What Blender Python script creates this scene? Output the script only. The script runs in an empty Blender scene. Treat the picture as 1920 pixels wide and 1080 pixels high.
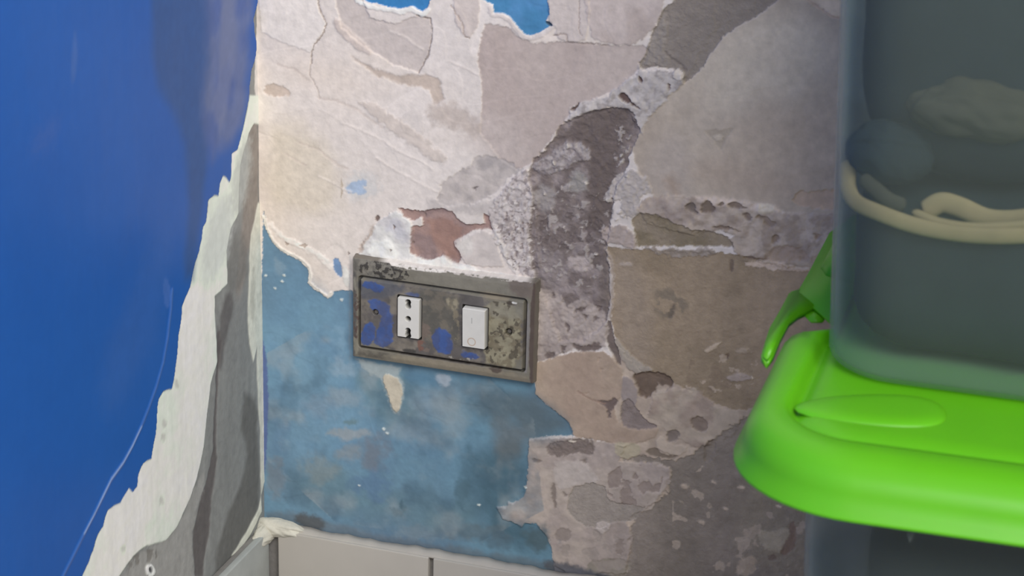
import bpy, bmesh, math, random
import numpy as np
from mathutils import Vector, Matrix

# ------------------------------------------------------------------ camera
PITCH, YAW, ROLL = math.radians(20.76), math.radians(17.96), math.radians(1.43)
CAM = np.array([.6312, -1.3947, .8517]); FPX = 4500.0
_d = np.array([-math.sin(YAW)*math.cos(PITCH), math.cos(YAW)*math.cos(PITCH), -math.sin(PITCH)])
_r0 = np.array([math.cos(YAW), math.sin(YAW), 0]); _u0 = np.cross(_r0, _d)
_r = math.cos(ROLL)*_r0 + math.sin(ROLL)*_u0
_u = -math.sin(ROLL)*_r0 + math.cos(ROLL)*_u0
sc = bpy.context.scene
col_main = sc.collection
cd = bpy.data.cameras.new('camera'); cam = bpy.data.objects.new('camera', cd); col_main.objects.link(cam)
cam.matrix_world = Matrix(((_r[0], _u[0], -_d[0], CAM[0]), (_r[1], _u[1], -_d[1], CAM[1]), (_r[2], _u[2], -_d[2], CAM[2]), (0, 0, 0, 1)))
cd.sensor_width = 36; cd.lens = 36*FPX/1920; cd.clip_start = .02
cd.dof.use_dof = True; cd.dof.focus_distance = 1.60; cd.dof.aperture_fstop = 18
sc.camera = cam

# ------------------------------------------------------------------ light
w = bpy.data.worlds.new('room_ambience'); sc.world = w; w.use_nodes = True
w.node_tree.nodes['Background'].inputs[0].default_value = (1.0, .91, .82, 1)
w.node_tree.nodes['Background'].inputs[1].default_value = .72

def area(name, loc, target, size, power, color):
    l = bpy.data.lights.new(name, 'AREA'); l.shape = 'RECTANGLE'; l.size, l.size_y = size
    l.energy = power; l.color = color
    o = bpy.data.objects.new(name, l); col_main.objects.link(o); o.location = loc
    o.rotation_euler = (Vector(target)-Vector(loc)).to_track_quat('-Z', 'Y').to_euler()
    return o
area('window_light', (1.28, -1.70, 1.90), (.1, 0, .3), (1.3, 1.0), 52, (1.0, .985, .96))

vs = sc.view_settings
vs.view_transform = 'Standard'; vs.look = 'None'; vs.gamma = 1; vs.use_curve_mapping = False; vs.exposure = 0

# ------------------------------------------------------------------ helpers
def at(px, py, ax, val):
    """point of the photograph's pixel (px, py) on the plane <axis ax> = val"""
    D = _d + (px-960)/FPX*_r - (py-540)/FPX*_u
    return CAM + D*(val-CAM[ax])/D[ax]

def back(pts, y=0.0):      # pixels -> (x, z) in mm on the back wall
    return [(p[0]*1000, p[2]*1000) for p in (at(a, b, 1, y) for a, b in pts)]
def left(pts):             # pixels -> (-y, z) in mm on the left wall
    return [(-p[1]*1000, p[2]*1000) for p in (at(a, b, 0, 0.0) for a, b in pts)]

def lin(c):
    c = np.asarray(c, float)/255.0
    return np.where(c <= .04045, c/12.92, ((c+.055)/1.055)**2.4)

_tabs = {}
def _tab(seed):
    if seed not in _tabs: _tabs[seed] = np.random.RandomState(seed).rand(257, 257).astype(np.float32)
    return _tabs[seed]
def vnoise(x, y, seed=0):
    t = _tab(seed)
    xi = np.floor(x).astype(np.int64); yi = np.floor(y).astype(np.int64)
    fx = (x-xi).astype(np.float32); fy = (y-yi).astype(np.float32)
    fx = fx*fx*(3-2*fx); fy = fy*fy*(3-2*fy)
    a = xi % 256; b = yi % 256
    return (t[b, a]*(1-fx)+t[b, a+1]*fx)*(1-fy)+(t[b+1, a]*(1-fx)+t[b+1, a+1]*fx)*fy
def fbm(x, y, seed=0, octv=4, gain=.5):
    s = 0; amp = 1; tot = 0
    for k in range(octv):
        s = s+amp*vnoise(x*2**k+17.3*k, y*2**k+5.1*k, seed+k); tot += amp; amp *= gain
    return s/tot*2-1          # about -1..1
def sstep(a, b, x):
    t = np.clip((x-a)/(b-a), 0, 1); return t*t*(3-2*t)

def sdist(x, y, poly, closed=True):
    """signed distance to a polygon, positive inside (or to an open line)"""
    P = np.asarray(poly, np.float32); n = len(P)
    best = np.full(x.shape, 1e9, np.float32); inside = np.zeros(x.shape, bool)
    for i in range(n if closed else n-1):
        ax_, ay_ = P[i]; bx_, by_ = P[(i+1) % n]
        ex, ey = bx_-ax_, by_-ay_; L2 = ex*ex+ey*ey+1e-9
        wx = x-ax_; wy = y-ay_
        t = np.clip((wx*ex+wy*ey)/L2, 0, 1)
        dx = wx-ex*t; dy = wy-ey*t
        np.minimum(best, dx*dx+dy*dy, out=best)
        if closed and by_ != ay_:
            c = ((ay_ > y) != (by_ > y)) & (x < ex*(y-ay_)/(by_-ay_)+ax_)
            inside ^= c
    best = np.sqrt(best)
    return np.where(inside, best, -best) if closed else best

class Canvas:
    """a fine grid over one surface that carries relief (mm), colour and which layer shows"""
    def __init__(s, u0, u1, v0, v1, du, dv, base, conv, light=None):
        s.u = np.arange(u0, u1+du*.5, du).astype(np.float32); s.v = np.arange(v0, v1+dv*.5, dv).astype(np.float32)
        s.U, s.V = np.meshgrid(s.u, s.v)
        s.jag = 0; s.conv = conv; s.light = light; s.warm = light is not None and light.__name__ == 'light_back'
        s.C = np.zeros(s.U.shape+(3,), np.float32); s.C[:] = base
        s.h = np.zeros(s.U.shape, np.float32); s.reg = np.zeros(s.U.shape, np.int32); s.n = 0
    def alb(s, c, cu, cv):
        c = lin(c)
        if s.warm and cu > 300: c = c*(1.05, 1.0, .93)      # right-hand colours warmed to offset the bluish light there
        return c/s.light(cu, cv) if s.light else c
    def _box(s, P, m):
        P = np.asarray(P)
        i0, i1 = np.searchsorted(s.u, [P[:, 0].min()-m, P[:, 0].max()+m]); j0, j1 = np.searchsorted(s.v, [P[:, 1].min()-m, P[:, 1].max()+m])
        return slice(j0, j1), slice(i0, i1)
    def fill(s, pts, c=None, h=0, soft=.35, warp=.8, wf=.35, a=1, reg=None, mott=.06, c2=None, f2=.12, t2=0., w2=.25, rough=0, rf=.5, raw=False, line=None, thr=None, tw=.06, jag=None):
        jag = s.jag if jag is None else jag
        """c: colour seen in the photo; h: relief change; c2: second colour broken in by noise"""
        s.n += 1; sd_ = 11*s.n % 97+3
        P = pts if raw else s.conv(pts)
        P = [(float(p[0]), float(p[1])) for p in P]
        if not line and 3 < len(P) <= 9:      # round off the coarse outlines
            P = [(P[i][0]*(1-t)+P[(i+1) % len(P)][0]*t, P[i][1]*(1-t)+P[(i+1) % len(P)][1]*t) for i in range(len(P)) for t in (.25, .75)]
        sl = s._box(P, soft+warp+(line or 0)+1)
        U, V = s.U[sl], s.V[sl]
        if U.size == 0: return
        W1 = fbm(U*wf, V*wf, sd_, 3)*warp; W2 = fbm(U*wf+31, V*wf+7, sd_+4, 3)*warp
        if jag: W1 = W1+jag*fbm(U*.9, V*.9, sd_+6, 2); W2 = W2+jag*fbm(U*.9+9, V*.9, sd_+7, 2)
        if line: d = line-sdist(U+W1, V+W2, P, False)
        else: d = sdist(U+W1, V+W2, P)
        m = sstep(-soft, soft, d)*a
        if thr is not None:    # keep only where noise passes: broken, speckled cover
            q = fbm(U*f2, V*f2, sd_+9, 4); m = m*sstep(thr-tw, thr+tw, q)
        cu, cv = np.mean([p[0] for p in P]), np.mean([p[1] for p in P])
        if c is not None:
            cc = np.zeros(U.shape+(3,), np.float32); cc[:] = s.alb(c, cu, cv)
            if c2 is not None:
                q = fbm(U*f2, V*f2, sd_+5, 4); k = sstep(t2-w2, t2+w2, q)[..., None]
                cc = cc*(1-k)+s.alb(c2, cu, cv)*k
            if mott: cc = cc*(1+mott*2*fbm(U*.18, V*.18, sd_+2, 4))[..., None]
            s.C[sl] = s.C[sl]*(1-m[..., None])+cc*m[..., None]
        if h or rough:
            hh = h
            if rough: hh = h+rough*fbm(U*rf, V*rf, sd_+3, 4)
            s.h[sl] += hh*m
        if reg is not None:
            s.reg[sl] = np.where(m > .5, reg, s.reg[sl])

def mesh_np(name, V, F, mat, parent=None, C=None, smooth=True):
    me = bpy.data.meshes.new(name)
    me.vertices.add(len(V)); me.vertices.foreach_set('co', np.asarray(V, np.float32).ravel())
    F = np.asarray(F, np.int32); nf, k = F.shape
    me.loops.add(nf*k); me.loops.foreach_set('vertex_index', F.ravel())
    me.polygons.add(nf); me.polygons.foreach_set('loop_start', np.arange(nf, dtype=np.int32)*k)
    me.polygons.foreach_set('loop_total', np.full(nf, k, np.int32))
    me.update(calc_edges=True)
    if smooth: me.polygons.foreach_set('use_smooth', np.ones(nf, bool))
    if C is not None:
        at_ = me.color_attributes.new('layer_colour', 'FLOAT_COLOR', 'POINT')
        at_.data.foreach_set('color', np.hstack([C, np.ones((len(C), 1))]).astype(np.float32).ravel())
    me.materials.append(mat)
    o = bpy.data.objects.new(name, me); col_main.objects.link(o)
    if parent: o.parent = parent
    return o

def canvas_mesh(cv, place, names, mats, parent=None, flip=False):
    """place(U,V,h) -> xyz; one object per layer number"""
    nv, nu = cv.U.shape
    X = place(cv.U, cv.V, cv.h).reshape(-1, 3); C = np.clip(cv.C, .004, .93).reshape(-1, 3)
    idx = np.arange(nv*nu).reshape(nv, nu)
    q = np.stack([idx[:-1, :-1], idx[:-1, 1:], idx[1:, 1:], idx[1:, :-1]], -1)
    if flip: q = q[..., ::-1]
    r = cv.reg[:-1, :-1].ravel(); q = q.reshape(-1, 4); out = []
    for k, nm in enumerate(names):
        f = q[r == k]
        if len(f) == 0: continue
        used, inv = np.unique(f, return_inverse=True)
        o = mesh_np(nm, X[used], inv.reshape(-1, 4), mats[k], None, C[used])
        out.append(o)
        if parent is None: parent = o
        elif o is not parent: o.parent = parent
    return out

# ------------------------------------------------------------------ materials
def mat_layer(name, rough=.85, spec=.3, bump=.25, scale=900, var=.12, coat=0, attr=True, color=(.5, .5, .5), vscale=160, bdist=.0004):
    m = bpy.data.materials.new(name); m.use_nodes = True; nt = m.node_tree; N = nt.nodes; L = nt.links
    b = N['Principled BSDF']
    tc = N.new('ShaderNodeTexCoord')
    n1 = N.new('ShaderNodeTexNoise'); n1.inputs['Scale'].default_value = vscale; n1.inputs['Detail'].default_value = 6; n1.inputs['Roughness'].default_value = .6
    L.new(tc.outputs['Object'], n1.inputs['Vector'])
    mr = N.new('ShaderNodeMapRange'); mr.inputs['From Min'].default_value = .25; mr.inputs['From Max'].default_value = .75
    mr.inputs['To Min'].default_value = 1-var; mr.inputs['To Max'].default_value = 1+var
    L.new(n1.outputs['Fac'], mr.inputs['Value'])
    mx = N.new('ShaderNodeVectorMath'); mx.operation = 'SCALE'
    if attr:
        a = N.new('ShaderNodeAttribute'); a.attribute_name = 'layer_colour'; L.new(a.outputs['Color'], mx.inputs[0])
    else: mx.inputs[0].default_value = color[:3]
    L.new(mr.outputs[0], mx.inputs['Scale']); L.new(mx.outputs[0], b.inputs['Base Color'])
    n2 = N.new('ShaderNodeTexNoise'); n2.inputs['Scale'].default_value = scale; n2.inputs['Detail'].default_value = 5
    L.new(tc.outputs['Object'], n2.inputs['Vector'])
    bp = N.new('ShaderNodeBump'); bp.inputs['Strength'].default_value = bump; bp.inputs['Distance'].default_value = bdist
    L.new(n2.outputs['Fac'], bp.inputs['Height']); L.new(bp.outputs[0], b.inputs['Normal'])
    b.inputs['Roughness'].default_value = rough; b.inputs['Specular IOR Level'].default_value = spec
    b.inputs['Coat Weight'].default_value = coat; b.inputs['Coat Roughness'].default_value = .12
    return m
M_PLASTER = mat_layer('old_plaster', bump=.35, scale=500)
M_BLUEPALE = mat_layer('pale_blue_distemper', rough=.6, bump=.2, scale=400, var=.06)
M_BRICK = mat_layer('brick_clay', rough=.95, bump=.6, scale=700)
M_MORTAR = mat_layer('rough_mortar', rough=1, spec=.1, bump=.8, scale=450, bdist=.0008)
M_GLOSS = mat_layer('blue_gloss_paint', rough=.34, spec=.20, bump=.10, scale=60, var=.02, vscale=40)
M_UNDER = mat_layer('white_undercoat', rough=.7, bump=.2, scale=300, var=.04)
M_CEMENT = mat_layer('grey_cement', rough=.85, bump=.4, scale=500)
M_PLATE = mat_layer('grimy_plastic', rough=.5, spec=.4, bump=.3, scale=700, var=.1)

def custom(o, label=None, cat=None, group=None, kind=None):
    if label: o['label'] = label
    if cat: o['category'] = cat
    if group: o['group'] = group
    if kind: o['kind'] = kind
    return o

def LB(u, v):
    u, v = u/500, v/500; k = (.641, -.308, .298, -.169, 1.116, -.463, -.867, -.273, -.875, .432)
    b = (1, u, v, u*u, u*v, v*v, u**3, u*u*v, u*v*v, v**3)
    return min(.9, max(.26, sum(p*q for p, q in zip(k, b))))
def LL(u, v):
    u, v = u/1000, v/1000; k = (.648, -.37, .264, 1.389, .206, .422)
    return min(1.0, max(.6, sum(p*q for p, q in zip(k, (1, u, v, u*u, u*v, v*v)))))

# ------------------------------------------------------------------ room shell
def box_mesh(name, x0, x1, y0, y1, z0, z1, mat, parent=None, bev=0, seg=2):
    bm = bmesh.new(); bmesh.ops.create_cube(bm, size=1)
    for v in bm.verts:
        v.co = Vector(((x0+x1)/2+v.co.x*(x1-x0), (y0+y1)/2+v.co.y*(y1-y0), (z0+z1)/2+v.co.z*(z1-z0)))
    if bev: bmesh.ops.bevel(bm, geom=bm.edges[:], offset=bev, segments=seg, affect='EDGES', profile=.6)
    me = bpy.data.meshes.new(name); bm.to_mesh(me); bm.free(); me.materials.append(mat)
    for p in me.polygons: p.use_smooth = bool(bev)
    o = bpy.data.objects.new(name, me); col_main.objects.link(o); o.parent = parent
    return o

M_FLOOR = mat_layer('floor_screed', attr=False, color=(.33, .31, .29), bump=.2, scale=200, vscale=20)
fl = box_mesh('floor', -.1, 3, -3, .1, -.05, 0, M_FLOOR); custom(fl, kind='structure')

# level of daylight on each wall (fraction), used to turn colours seen in the photo into paint colours
def light_back(u, v): return LB(u, v)
def light_left(u, v): return LL(u, v)

# ================= back wall (x, z in mm, relief towards the room) =================
B = Canvas(-1, 505, 60, 545, .6, .6, lin((214, 205, 199))/light_back(120, 420), back, light_back)
B.C[:] *= 1
U, V = B.U, B.V
# --- worn skim plaster: trowelled sheets lapping over one another, tint wandering from sheet to sheet
T1 = fbm(U*.012+V*.004, V*.020-U*.010, 40, 2); q = T1*2.6; lev = np.floor(q); fr = q-lev
B.h += (lev+sstep(.0, .05, fr))*.13*sstep(.36, .46, V/500+.25-U/900)
B.C *= (1+.05*np.sin(lev*2.4)+.05*fbm(U*.02, V*.02, 60, 4))[..., None]
wq = sstep(-.1, .6, fbm(U*.010+3, V*.014, 66, 3))[..., None]
B.C *= 1-wq*np.array([.0, .035, .085])
B.h += .25*fbm(U*.08, V*.08, 71, 4)+.10*fbm(U*.4, V*.4, 75, 3)
F = B.fill; B.jag = .55
F([(1130, 640), (1240, 700), (1560, 760), (1560, 1120), (1160, 1120), (1130, 860)], (138, 129, 121), soft=2, warp=3, rough=.5, rf=.15, c2=(126, 117, 110), f2=.1)
# smooth grey-pink render on the right
F([(1000, -200), (1640, -200), (1640, 480), (1560, 420), (1480, 400), (1400, 385), (1340, 372), (1290, 378), (1225, 372), (1200, 330), (1180, 270), (1205, 240), (1215, 200), (1290, 140), (1340, 60), (1330, -100)], (150, 143, 136), h=-.4, warp=2.0, soft=1.2, mott=.03, c2=(134, 126, 119), f2=.02, w2=.6)
F([(1320, 380), (1300, 300), (1380, 250), (1480, 180), (1600, 150), (1640, 480), (1500, 400)], (129, 121, 113), a=.75, soft=16, warp=8, wf=.05)
F([(1330, 180), (1345, 60), (1420, 30), (1520, 40), (1560, 120), (1500, 190), (1400, 200)], (152, 147, 140), a=.6, soft=14, warp=8, wf=.05)
F([(1220, 260), (1270, 240), (1300, 320), (1290, 370), (1230, 370), (1205, 330)], (152, 142, 134), a=.7, soft=7, warp=5, wf=.08)
F([(1240, 330), (1270, 330), (1275, 370), (1262, 372)], (143, 126, 112), a=.7, soft=4, warp=3)
F([(1290, 305), (1380, 300), (1500, 350), (1480, 372), (1370, 350), (1300, 335)], (131, 121, 113), a=.5, soft=8, warp=4)
# smooth plate in the middle
F([(908, 45), (950, 50), (980, 75), (1000, 82), (1060, 78), (1130, 84), (1205, 85), (1222, 100), (1200, 128), (1160, 165), (1085, 200), (1060, 225), (1000, 305), (968, 318), (940, 300), (900, 250), (905, 180), (895, 110)], (180, 167, 160), h=-.5, warp=1.2, soft=.6, mott=.025, c2=(170, 156, 150), f2=.02, w2=.6)
F([(910, 200), (980, 230), (1000, 290), (960, 310), (910, 290), (880, 250)], (184, 172, 166), a=.8, soft=10, warp=6, wf=.06)
# bright chip top left, its crack, and the greyer bare patch beside it
F([(480, -60), (596, -60), (598, 20), (612, 45), (606, 62), (590, 84), (583, 100), (560, 90), (530, 80), (490, 60)], (226, 218, 212), h=.35, warp=.8, mott=.02)
F([(596, 0), (600, 20), (612, 44), (606, 62), (590, 84), (584, 98), (584, 118)], (165, 152, 143), h=-.5, line=.45, warp=.5, soft=.35)
F([(583, 115), (581, 140), (595, 165), (600, 185)], (186, 173, 164), h=-.3, line=.35, warp=.5, soft=.4)
F([(670, -40), (692, 34), (740, 45), (785, 28), (808, 36), (810, 70), (800, 108), (785, 136), (740, 122), (700, 98), (668, 76), (640, 50), (618, -40)], (200, 189, 183), h=-.7, warp=1.0, soft=.5, mott=.02)
F([(780, 28), (807, 35), (811, 60), (804, 100), (786, 136)], (160, 146, 136), line=.45, h=-.5, warp=.6, soft=.5)
F([(660, 106), (700, 128), (745, 142), (800, 140), (825, 152), (834, 186), (815, 196), (805, 168), (752, 157), (700, 140)], (190, 175, 163), h=-.5, warp=1.4, soft=1.2)  # brown shadow streak painted into the plaster
F([(630, 30), (660, 60), (700, 98), (690, 104), (650, 78), (622, 46)], (203, 190, 182), h=.5, warp=1, soft=1)
F([(805, 190), (870, 200), (905, 240), (900, 262), (850, 240), (800, 225)], (184, 171, 162), a=.8, soft=4, warp=4)
F([(670, 180), (740, 215), (800, 260), (840, 300), (820, 305), (760, 262), (690, 215)], (199, 187, 178), h=.5, a=.8, soft=1.8, warp=3)
F([(500, 155), (540, 165), (548, 180), (520, 182), (492, 176)], (196, 180, 168), h=-.6, soft=.7, warp=1.2)
F([(850, -40), (900, -40), (900, 40), (885, 70), (868, 68), (850, 30)], (204, 192, 185), h=.5, warp=1, soft=.6)
F([(846, 10), (866, 40), (872, 68), (880, 72)], (176, 160, 149), h=-.4, line=.4, soft=.4)
F([(1031, -60), (1105, -60), (1105, 70), (1078, 82), (1040, 70), (1045, 50), (1026, 42)], (192, 181, 175), h=.6, warp=.7, soft=.5, mott=.02)
F([(1090, -60), (1262, -60), (1240, 30), (1222, 60), (1190, 84), (1150, 82), (1115, 76), (1106, 66)], (178, 166, 160), h=.4, warp=1.4, soft=.5, c2=(170, 157, 150), f2=.05)
F([(1087, 0), (1086, 60), (1092, 68)], (160, 146, 140), line=.35, h=-.3, soft=.3)
F([(1038, 66), (1060, 64), (1066, 78), (1106, 82), (1140, 86)], (157, 143, 136), line=.5, h=-.4, soft=.5)
# ochre bare patch and damp streaks, left
F([(496, 240), (560, 235), (620, 270), (640, 330), (640, 395), (600, 400), (560, 395), (520, 400), (497, 380)], (200, 189, 172), a=.65, soft=9, warp=8, wf=.06, mott=.05)
F([(640, 330), (643, 345), (642, 372), (639, 372)], (165, 150, 132), a=.9, soft=.6)
F([(650, 325), (700, 320), (715, 360), (690, 375), (650, 372)], (192, 192, 192), a=.6, soft=4, warp=4)
F([(648, 352), (662, 342), (676, 335), (690, 345), (676, 352), (690, 356), (680, 368), (664, 362), (650, 362)], (150, 170, 195), soft=1, warp=2, wf=.3, a=.85)
# oblique drag marks
for k, (x, y, s) in enumerate([(600, 180, 120), (640, 230, 170), (560, 270, 90), (700, 300, 130), (520, 120, 60), (730, 60, 60), (870, 320, 80), (600, 330, 60), (535, 290, 40), (840, 110, 60)]):
    F([(x, y), (x+s*.4, y+s*.16), (x+s, y+s*.5)], (215, 205, 198) if k % 2 else (192, 178, 168), h=.5 if k % 2 else -.35, line=.7, warp=2.5, wf=.07, soft=1.0, a=.55)
# grey lilac scraped area above the brick
F([(818, 374), (831, 342), (858, 324), (880, 311), (893, 296), (911, 293), (951, 302), (969, 316), (985, 318), (951, 335), (947, 345), (916, 373), (880, 386), (830, 386)], (168, 160, 157), h=-.5, warp=2, soft=.8, c2=(184, 175, 170), f2=.12)
F([(890, 300), (911, 293), (930, 300), (920, 320), (900, 320)], (158, 151, 149), a=.8, soft=2, warp=2)
F([(884, 352), (896, 350), (890, 358)], (120, 110, 108), h=-.5, soft=.5)
F([(800, 372), (850, 380), (930, 378), (960, 352), (990, 330), (1010, 380), (950, 420), (905, 402), (850, 396), (800, 394)], (182, 174, 170), h=.2, warp=2, soft=2, mott=.04)
# --- crumbling white bloom round the chase
F([(985, 318), (960, 335), (935, 365), (918, 395), (918, 415), (932, 455), (950, 490), (975, 512), (1002, 524), (1012, 500), (1006, 440), (1008, 370), (1002, 330)], (178, 169, 166), h=.6, rough=1.1, rf=.35, warp=2.2, soft=.8, c2=(148, 138, 136), f2=.45, t2=.16, w2=.12)
F([(1202, 112), (1204, 132), (1282, 132), (1282, 158), (1258, 178), (1235, 200), (1214, 222), (1206, 250), (1190, 240), (1180, 210), (1150, 200), (1100, 212), (1064, 228), (1070, 202), (1100, 188), (1138, 180), (1155, 165), (1168, 152), (1195, 142)], (170, 163, 159), h=.9, rough=.9, rf=.25, warp=1.6, soft=.7, c2=(148, 140, 136), f2=.3, t2=.2)
# --- chase filled with rough grey mortar
F([(1066, 225), (1100, 211), (1150, 201), (1182, 204), (1195, 232), (1201, 246), (1190, 268), (1178, 300), (1168, 330), (1158, 345), (1150, 372), (1146, 405), (1142, 440), (1136, 470), (1142, 500), (1142, 560), (1138, 600), (1120, 622), (1090, 640), (1050, 640), (1020, 560), (1005, 530), (996, 480), (990, 440), (996, 400), (1000, 366), (990, 320), (1004, 296), (1020, 282), (1040, 258), (1050, 236)], (112, 102, 99), h=-1.8, rough=.9, rf=.3, warp=1.3, soft=.6, reg=3, mott=.10, c2=(134, 124, 122), f2=.14, t2=.1, w2=.3)
F([(1050, 262), (1080, 226), (1150, 204), (1180, 206), (1172, 240), (1160, 290), (1150, 350), (1148, 400), (1122, 440), (1105, 430), (1100, 360), (1104, 300), (1090, 270)], (100, 90, 86), warp=1.5, soft=2, a=.9, mott=.03, h=-.3)
F([(1142, 470), (1143, 600), (1130, 600), (1122, 540), (1128, 480)], (102, 93, 89), soft=2, a=.8)
F([(994, 312), (1030, 290), (1062, 268), (1086, 266), (1104, 284), (1106, 300), (1080, 304), (1064, 316), (1040, 326), (1010, 328)], (156, 148, 146), h=.9, rough=.8, warp=2, wf=.4, soft=.9, c2=(136, 127, 126), f2=.4)
F([(1062, 340), (1082, 320), (1098, 326), (1102, 352), (1090, 362), (1062, 358)], (142, 137, 133), h=.4, warp=2, soft=1.6)
F([(1000, 350), (1030, 345), (1040, 370), (1030, 400), (1000, 390)], (150, 143, 140), h=.3, warp=3, soft=2, a=.8)
F([(1150, 232), (1172, 240), (1184, 262), (1172, 300), (1152, 322), (1152, 290), (1158, 262)], (150, 142, 138), thr=.12, f2=.5, warp=2, h=.8)
F([(1058, 486), (1080, 482), (1104, 486), (1112, 504), (1096, 512), (1070, 508)], (162, 151, 147), h=.5, warp=2, soft=1.6)
F([(1000, 470), (1050, 470), (1060, 510), (1040, 545), (1010, 535)], (132, 123, 122), warp=3, soft=3, a=.8)
F([(1000, 340), (1140, 340), (1138, 540), (1010, 540)], (152, 144, 140), thr=.30, f2=.28, warp=0, h=.5, a=.85)
F([(1010, 400), (1130, 400), (1130, 470), (1010, 470)], (92, 82, 80), thr=.2, f2=.2, warp=0, h=-.4, a=.7)
# crumbs along the chase's right lip
F([(1130, 378), (1152, 330), (1185, 318), (1210, 330), (1222, 358), (1202, 368), (1196, 400), (1178, 408), (1160, 402), (1168, 372)], (160, 152, 147), h=.8, rough=.9, warp=1.8, wf=.5, soft=.6)
for (x, y, r) in [(1140, 376, 7), (1160, 398, 6), (1168, 405, 5), (1156, 411, 4), (1176, 330, 5), (1163, 292, 5), (1165, 305, 5), (1090, 428, 3), (1056, 428, 3), (1116, 478, 4), (1038, 306, 5), (1064, 275, 6), (1098, 344, 4), (1020, 365, 4)]:
    F([(x-r, y), (x, y-r*.7), (x+r, y-r*.1), (x+r*.3, y+r*.8)], (186, 178, 170), h=1.2, warp=.8, wf=.6, soft=.5)
F([(1120, 428), (1150, 424), (1170, 420), (1186, 432), (1192, 452), (1196, 466), (1180, 466), (1156, 456), (1130, 455)], (150, 138, 132), h=.9, rough=.7, warp=1.5, wf=.5, soft=.6)
# pits in the bloom
for p in [[(1160, 180), (1168, 172), (1176, 178), (1186, 190), (1180, 194), (1164, 188)], [(1180, 188), (1196, 200), (1204, 205), (1186, 198)], [(1196, 142), (1204, 146), (1206, 156), (1199, 152)], [(1068, 206), (1084, 196), (1088, 192), (1082, 204), (1070, 209)], [(1252, 156), (1257, 160), (1255, 168)]]:
    F(p, (96, 80, 76), h=-2.2, warp=.6, soft=.5)
# --- diagonal mortar band at the top
F([(1350, -200), (1300, -60), (1267, 0), (1244, 18), (1230, 48), (1222, 63), (1215, 89), (1207, 107), (1198, 118), (1204, 130), (1230, 126), (1259, 128), (1278, 138), (1281, 156), (1296, 148), (1318, 126), (1333, 100), (1356, 70), (1385, 48), (1415, 33), (1437, 17), (1462, -2), (1520, -60), (1600, -200)], (119, 111, 104), h=-1.2, rough=.25, warp=1.0, soft=.4, reg=3, mott=.04)
F([(1246, 18), (1232, 48), (1224, 63), (1216, 90), (1208, 108), (1200, 120), (1228, 124), (1256, 126), (1250, 100), (1244, 86), (1250, 60)], (133, 125, 118), h=.6, rough=.5, warp=1.8, soft=1.2)
F([(1268, 128), (1282, 136), (1284, 148), (1270, 152), (1258, 140)], (172, 164, 157), h=1.1, rough=.5, warp=1.2)
F([(1246, 98), (1258, 108), (1274, 120), (1285, 132)], (98, 90, 85), line=.5, h=-.4, soft=.8)
# upper right corner chip
F([(1505, -200), (1500, -10), (1530, 8), (1545, 20), (1560, 30), (1600, 38), (1660, 40), (1660, -200)], (124, 116, 108), h=.5, warp=1.2, soft=.5)
F([(1500, -8), (1530, 10), (1546, 22), (1562, 32), (1600, 42)], (117, 107, 100), line=.8, h=-.5, soft=.8, warp=1)
# pressed triangular mark
F([(1322, 246), (1374, 242), (1352, 280)], (135, 128, 120), h=-.35, warp=.8, soft=.8)
F([(1336, 254), (1358, 252), (1350, 266), (1338, 262)], (152, 145, 136), h=.5, warp=.8, soft=.8)
# --- broken ledge across the right side
F([(1204, 372), (1250, 366), (1330, 372), (1400, 380), (1470, 396), (1520, 402), (1600, 400), (1600, 500), (1540, 500), (1490, 500), (1440, 494), (1392, 488), (1376, 470), (1366, 448), (1378, 440), (1350, 430), (1290, 440), (1240, 425), (1206, 414), (1196, 392)], (138, 130, 124), h=.9, rough=1.1, rf=.2, warp=1.6, soft=.7, c2=(122, 113, 107), f2=.13, t2=.05, w2=.2)
F([(1205, 372), (1280, 372), (1300, 400), (1280, 432), (1215, 405)], (131, 119, 113), a=.7, soft=4, warp=3, c2=(142, 131, 125), f2=.2)
F([(1300, 366), (1400, 376), (1470, 392), (1452, 402), (1390, 388), (1310, 378)], (152, 143, 137), h=.4, soft=1.5, warp=1.5)
F([(1418, 380), (1450, 384), (1458, 398), (1425, 402)], (146, 141, 134), h=.4, soft=1.2, warp=1.2)
for p in [[(1282, 388), (1294, 378), (1304, 382), (1304, 394), (1312, 400), (1298, 398)], [(1318, 380), (1332, 374), (1336, 384), (1344, 392), (1334, 400), (1312, 398)], [(1347, 382), (1356, 377), (1360, 381), (1350, 386)], [(1362, 380), (1380, 378), (1396, 388), (1408, 392), (1380, 390), (1366, 386)],
          [(1390, 400), (1402, 399), (1412, 408), (1408, 414), (1400, 412)], [(1414, 406), (1428, 402), (1444, 412), (1456, 416), (1452, 424), (1440, 426), (1430, 412)], [(1334, 424), (1360, 422), (1380, 430), (1390, 434), (1370, 430), (1338, 428)], [(1446, 446), (1460, 436), (1462, 452), (1450, 456)], [(1528, 438), (1540, 442), (1532, 448)]]:
    F(p, (101, 92, 86), h=-1.6, warp=.9, wf=.4, soft=.6)
F([(1490, 368), (1502, 356), (1512, 362), (1530, 358), (1600, 356), (1600, 396), (1540, 392), (1510, 390), (1484, 380)], (115, 104, 95), h=-.8, warp=1.4, soft=.8)
F([(1184, 414), (1200, 398), (1230, 402), (1280, 424), (1300, 432), (1330, 432), (1372, 448), (1378, 464), (1340, 462), (1300, 462), (1240, 462), (1196, 464), (1192, 444)], (124, 113, 99), h=-1.2, rough=.3, warp=1.2, soft=.6, reg=4, c2=(112, 102, 86), f2=.05, t2=.1)
F([(1440, 484), (1396, 480), (1394, 484), (1406, 488), (1430, 488), (1444, 484)], (88, 78, 73), h=-1.4, warp=.8, soft=.7)
F([(1436, 488), (1442, 466), (1480, 458), (1510, 470), (1520, 488), (1480, 492)], (108, 98, 92), h=-1, warp=1.5, soft=1.2)
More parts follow.
